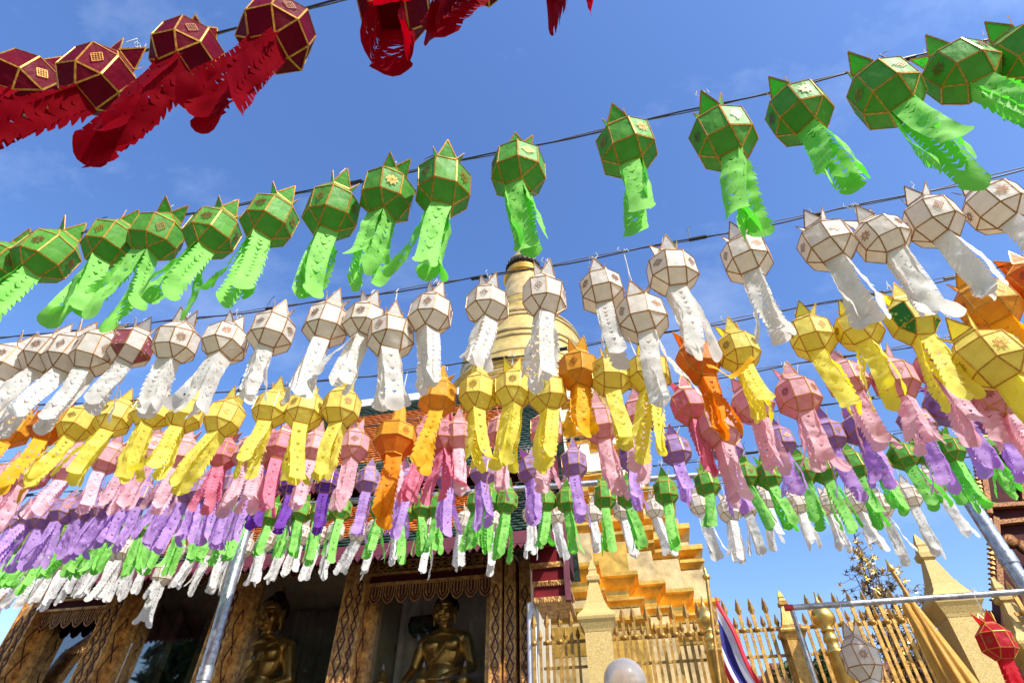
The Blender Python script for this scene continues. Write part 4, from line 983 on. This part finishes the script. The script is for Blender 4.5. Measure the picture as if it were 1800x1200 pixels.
def cable(w, label, seed, ext=2.5):
    q = random.Random(seed); c, Hw, x0, x1 = w; x0 -= ext; x1 += ext; z0 = EYE.z + Hw
    o = Vector((0, float(np.polyval(c, 0)), z0)); t = thing('cable', label, 'cable', o, 0, 'cables strung across the sky'); N = 70
    def P(x, dz=0, dy=0): return Vector((x, float(np.polyval(c, min(max(x, x0), x1))) + dy, z0 + dz)) - o
    for k in range(2):
        b = Mesh(); b.tube([P(x0 + (x1 - x0) * i / N, .016 * math.sin(i * .9 + k * 2) + (.018 if k else 0), .01 * k) for i in range(N + 1)], .0055 if k == 0 else .004, 6); b.obj('strand', M_CABLE if k == 0 else M_CABLE2, t)
    for i in range(9):
        x = x0 + (x1 - x0) * (i + q.random()) / 9; L = q.uniform(.05, .14); b = Mesh(); b.tube([P(x, .008, .005), P(x + L, .008, .005)], .014, 8); j = b.obj('tape_wrap', M_TAPEK, t)
        if q.random() < .5: b = Mesh(); b.tube([P(x, .01), P(x + q.uniform(-.03, .03), .10 + .05 * q.random()), P(x + .03, .15)], .003, 5); b.obj('wire_stub', M_CABLE, t)
    return t
def row(name, wire, lst, dflt, size, tlen, cat, H_lift=0, **kw):
    lst = sorted(lst, key=lambda e: e[0])
    for i, e in enumerate(lst):
        px, py = e[0], e[1]; o = e[2] if len(e) > 2 else {}
        o = dict(o); p = on_wire(wire, px, py); key = o.pop('key', dflt); sz = size * o.pop('s', 1) * rng.uniform(.97, 1.03)
        cname = {'red': 'maroon', 'rose': 'deep pink', 'violet': 'dark violet'}.get(key, key)
        lab = o.pop('label', None) or f'{cname} paper lantern, {ORD[i]} from the left on the {name}'
        rz = o.pop('rz', None); az = math.atan2(p.x, p.y)
        rz = (rng.choice((0, .785)) + rng.uniform(-.35, .35) if rz is None else rz) - az
        tl = tlen * o.pop('t', 1) * rng.uniform(.9, 1.1)
        a_ = dict(lean=kw.get('lean', .04), tw=kw.get('tw', 1.0), tape=kw.get('tape', 'gold'), orn=kw.get('orn') or rng.choice(('net', 'net', 'star'))); a_.update(o)
        lantern(p, rz, key, sz, tl, lab, cat, wire_z=wire[1] + EYE.z, **a_)

W_RED = fit_wire([(0, 150), (233, 95), (393, 53), (547, 13), (600, 0), (850, -75), (1100, -150)], 3.2)
W_GR = fit_wire([(0, 430), (640, 317), (905, 268), (1200, 190), (1500, 130), (1790, 55)], 3.2)
W_WH = fit_wire([(0, 595), (430, 548), (860, 487), (1150, 435), (1400, 380), (1800, 300)], 3.2)
W_YE = fit_wire([(0, 722), (296, 687), (605, 665), (820, 641), (1047, 609), (1317, 561), (1552, 515), (1755, 467)], 3.2)
W_PI = fit_wire([(0, 815), (500, 760), (1000, 703), (1170, 679), (1430, 640), (1620, 604), (1800, 570)], 3.2)
W_PU = fit_wire([(0, 880), (155, 855), (600, 818), (990, 777), (1292, 740), (1430, 717), (1610, 690), (1800, 650)], 3.3)
W_G2 = fit_wire([(0, 925), (600, 872), (1087, 829), (1300, 805), (1400, 787), (1585, 761), (1800, 720)], 3.45)
W_W2 = fit_wire([(0, 965), (600, 908), (1000, 872), (1482, 838), (1640, 810), (1800, 785)], 3.65)
for w_, lb, sd in ((W_RED, 'cable carrying the maroon lanterns across the top left corner', 1), (W_GR, 'cable carrying the large upper green lanterns', 2), (W_WH, 'cable carrying the large upper white lanterns', 3), (W_YE, 'cable carrying the yellow and orange lanterns', 4),
                   (W_PI, 'cable carrying the pink lanterns', 5), (W_PU, 'cable carrying the purple lanterns', 6), (W_G2, 'cable carrying the small lower green lanterns', 7), (W_W2, 'cable carrying the small lowest white lanterns', 8)):
    cable(w_, lb, sd)

row('top left cable', W_RED, [(45, 150), (172, 142), (330, 96, dict(rz=.3)), (487, 62, dict(rz=.5)), (694, 4, dict(t=.62)), (850, -62, dict(t=1.05)), (1010, -105, dict(t=.75))], 'red', .98, .68, 'maroon lanterns at the top left', orn='net', tw=1.3)
row('upper green cable', W_GR, [(8, 470), (83, 450, dict(rz=.1, orn='star')), (197, 430, dict(rz=0)), (276, 416, dict(rz=.6)), (374, 410, dict(rz=.2)), (475, 388, dict(rz=.1)), (584, 373, dict(rz=.05)), (682, 345, dict(rz=.785, orn='star')), (780, 330, dict(rz=.0)),
    (910, 300, dict(rz=-.4)), (1101, 260, dict(rz=0)), (1272, 242, dict(rz=0)), (1404, 200, dict(rz=-.1)), (1557, 165, dict(rz=.2)), (1690, 128, dict(rz=.5)), (1806, 100)], 'green', .94, .56, 'green lanterns on the upper cable', lean=.22)
row('upper white cable', W_WH, [(18, 640), (80, 625), (125, 624), (170, 620), (232, 612, dict(patch='red', rz=.0, label='white lantern with dark red brocade panels on the upper white cable')), (310, 603, dict(rz=.785, orn='star')), (397, 603, dict(rz=.6)), (478, 585, dict(rz=0)), (575, 570, dict(rz=0)), (642, 566, dict(rz=.4)),
    (687, 592, dict(rz=.1)), (757, 553, dict(rz=.5)), (857, 538, dict(rz=.6, orn='foil')), (957, 522, dict(rz=.55, orn='foil')), (1058, 513, dict(rz=0, orn='star')), (1128, 560, dict(rz=0)), (1181, 480, dict(rz=.35)), (1312, 455, dict(rz=-.05)), (1455, 430, dict(rz=-.15)),
    (1550, 420, dict(rz=.35)), (1640, 390, dict(rz=-.2)), (1750, 364, dict(rz=-.2))], 'white', .91, .52, 'white lanterns on the upper cable', tape='bronze', lean=.10)
YO = [(22, 752, dict(key='amber')), (90, 748, dict(key='orange', tailkey='amber', label='dark orange lantern with a long amber tail near the left edge', nt=2)), (140, 745), (202, 735), (268, 725), (327, 728), (395, 735, dict(rz=.785)), (478, 718), (536, 722, dict(rz=0)), (600, 716),
    (770, 698, dict(key='amber', rz=0)), (840, 692, dict(rz=.5)), (901, 686, dict(rz=.785, orn='star')), (962, 692, dict(rz=.5)), (1018, 652, dict(key='amber', rz=.6)), (1075, 660), (1140, 655), (1227, 636, dict(key='orange', label='dark orange lantern with a ribbon blown toward the yellow lantern')),
    (1298, 618, dict(rz=.3)), (1428, 592, dict(rz=-.05)), (1510, 580, dict(rz=-.2, orn='star')), (1602, 563, dict(patch='green', label='yellow lantern with green brocade panels under the white tails')), (1736, 538, dict(key='amber', s=1.12)),
    (1740, 632, dict(s=1.3, t=1.3, rz=-.2, orn='star', label='largest yellow lantern, with brown star prints, at the right')), (1818, 500, dict(key='orange', label='orange lantern cut off by the right edge'))]
row('yellow cable', W_YE, YO, 'yellow', .93, .52, 'yellow and orange lanterns', tape='gold')
PK = [(18, 838), (60, 832), (122, 820), (190, 806), (240, 800), (268, 792), (322, 798), (393, 798, dict(key='rose')), (440, 796), (466, 792), (493, 785, dict(key='rose')), (552, 787, dict(rz=.2)), (622, 783, dict(rz=.785)), (700, 776), (745, 778, dict(key='rose')), (782, 768, dict(key='rose', rz=.785)), (807, 766),
    (884, 760, dict(rz=0)), (960, 757, dict(rz=0)), (1055, 745), (1123, 730), (1213, 714, dict(key='rose', rz=.4)), (1265, 752, dict(s=1.08)), (1322, 712), (1402, 697, dict(s=1.1, rz=.3)), (1488, 668), (1572, 668, dict(s=1.1, orn='foil')), (1645, 645), (1700, 668), (1752, 700, dict(s=1.05)), (1800, 660)]
row('pink cable', W_PI, PK, 'pink', .90, .47, 'pink lanterns')
PP = [(58, 904), (115, 898), (182, 888), (232, 872), (308, 866), (357, 862), (412, 856), (8, 905), (35, 912), (80, 906), (150, 893), (212, 878), (250, 872), (290, 866), (330, 862), (385, 858), (440, 852), (475, 842, dict(key='violet')), (516, 850, dict(key='violet')), (577, 848, dict(key='violet')), (648, 845), (715, 848), (788, 835), (850, 828), (932, 826), (1009, 815, dict(rz=0)), (1111, 802, dict(rz=.1)), (1188, 792, dict(rz=.1)),
    (1277, 786), (1370, 776), (1455, 765), (1512, 755), (1612, 745), (1664, 714, dict(s=1.15)), (1740, 735)]
row('purple cable', W_PU, PP, 'purple', .84, .47, 'purple lanterns')
GG = [(40, 958), (150, 936), (193, 928), (290, 920), (358, 910), (408, 904), (505, 903), (565, 900), (18, 958), (60, 954), (95, 948), (130, 940), (168, 928), (218, 922), (258, 925), (330, 912), (385, 903), (433, 900, dict(rz=0)), (477, 905), (530, 900), (600, 896, dict(rz=.1)), (670, 892), (713, 898), (744, 892), (773, 890), (840, 882), (859, 880), (890, 881), (957, 880), (998, 880), (1063, 872, dict(rz=.1)), (1105, 870), (1170, 864, dict(rz=0)), (1243, 850, dict(rz=0)),
    (1313, 835), (1350, 836), (1411, 826), (1447, 824), (1502, 818, dict(rz=.2)), (1542, 818), (1588, 802, dict(rz=.1)), (1625, 792), (1668, 790), (1732, 782, dict(s=.9))]
row('lower green cable', W_G2, GG, 'green', .80, .47, 'green lanterns on the lower cable')
WW = [(52, 996), (100, 990), (142, 980), (186, 974), (222, 968), (310, 968), (370, 962), (412, 962), (560, 940), (660, 930), (25, 1000), (80, 992), (118, 985), (165, 968), (205, 972), (240, 972), (268, 968), (287, 1010, dict(label='small white lantern hanging lowest, in front of the dark window')), (345, 962), (395, 958), (430, 962), (468, 950), (500, 946), (530, 940), (590, 934), (630, 935), (700, 918), (757, 922), (815, 916, dict(label='small white lantern knocked askew above the right carved columns', tilt=.5)), (865, 917), (935, 905), (975, 903), (1044, 902, dict(rz=0)), (1095, 896, dict(rz=.1)),
    (1151, 894), (1230, 887), (1282, 898), (1312, 888), (1346, 878), (1400, 885), (1457, 886), (1505, 884), (1548, 888), (1598, 872, dict(rz=.2)), (1642, 846, dict(rz=.1, s=1.1))]
row('lowest white cable', W_W2, WW, 'white', .76, .50, 'small white lanterns on the lowest cable', tape='bronze')

# two lanterns on the steel stand, larger tall-capped orange lantern
def on_plane(px, py, Y): return wpt(px, py, Y)
p = on_plane(1515, 1160, 4.6); lantern(p, .5, 'white', .80, .4, 'white lantern with gold flower print hanging from the steel stand', 'lanterns on the steel stand', wire_z=p.z + .42, tape='bronze', orn='star')
p = on_plane(1752, 1128, 4.45); lantern(p, -.2, 'scarlet', .66, .5, 'bright red lantern hanging at the lower right by the stone pillar', 'lanterns on the steel stand', wire_z=p.z + .36, orn='star')
# tall capped orange lantern
p = on_wire(W_YE, 694, 778); t = thing('paper_lantern', 'deep orange round lantern with a tall pointed cap before the tiled roof', 'lantern', p, .3, 'yellow and orange lanterns')
n = 8
for k in range(n):
    for nm, prof in (('panel', [(.085, -.13), (.165, -.02)]), ('panel', [(.165, -.018), (.160, .10)]), ('panel', [(.160, .102), (.075, .17)])):
        a0_, a1_ = 2 * math.pi * k / n, 2 * math.pi * (k + 1) / n; b = Mesh(); vv = []
        for r_, z_ in prof: vv += [(r_ * math.cos(a0_), r_ * math.sin(a0_), z_), (r_ * math.cos(a1_), r_ * math.sin(a1_), z_)]
        b.add(vv, [(0, 1, 3, 2)]); b.obj(nm, MB['orange'] if prof[0][1] < -.1 else MB['amber'], t)
b = Mesh(); b.lathe([(.075, .172), (.06, .20), (.05, .30), (.03, .36), (.002, .42)], 8, smooth=False); b.obj('cap', MB['amber'], t)
b = Mesh()
for r_, z_ in ((.167, -.019), (.162, .101), (.087, -.131), (.077, .171)):
    for k in range(n):
        a0_, a1_ = 2 * math.pi * k / n, 2 * math.pi * (k + 1) / n; b.bar((r_ * math.cos(a0_), r_ * math.sin(a0_), z_), (r_ * math.cos(a1_), r_ * math.sin(a1_), z_), .004, .007, (0, 0, 1))
b.obj('frame', M_TAPE, t)
for a in range(4):
    o = link('tail', tailm('orange', a * 3), t); o.matrix_local = Matrix.Rotation(a * math.pi / 2, 4, 'Z') @ Matrix.Translation((0, .055, -.13)) @ Matrix.Diagonal((1, 1, .85, 1))
for k in range(4):
    q = link('ornament', ORN['foil', 'bronze'], t); a = math.pi / 8 + k * math.pi / 2; q.matrix_local = Matrix.Rotation(a, 4, 'Z') @ Matrix.Translation((.1515, 0, .04)) @ Matrix.Rotation(math.pi / 2, 4, 'Y') @ Matrix.Rotation(math.pi / 2, 4, 'Z')
o = link('string', STR, t); o.location = (0, 0, .41); o.scale = (1, 1, max(.03, W_YE[1] + 1.6 - p.z - .41))

# the ribbon blown from the dark orange lantern toward its yellow neighbour
ow = [o_ for o_ in COL.objects if o_.get('label', '').startswith('dark orange lantern with a ribbon')][0]
bpy.context.view_layer.update(); iw = ow.matrix_world.inverted()
rb = Mesh(); vv = []; K = [on_wire(W_YE, a_, c_) for a_, c_ in ((1236, 662), (1255, 674), (1276, 678), (1296, 668), (1313, 652))]
for i in range(25):
    u = i / 24 * 3.999; j = int(u); f_ = u - j; p = K[j].lerp(K[j + 1], f_); p = p + Vector((0, -.12 - .03 * math.sin(u * 2), 0))
    for w_ in (-.03, .03): vv.append(iw @ (p + Vector((0, w_ * .5, w_))))
rb.add(vv, [(2 * i, 2 * i + 1, 2 * i + 3, 2 * i + 2) for i in range(24)], 0, True); rb.obj('tail', MT['amber'], ow, fix=False)
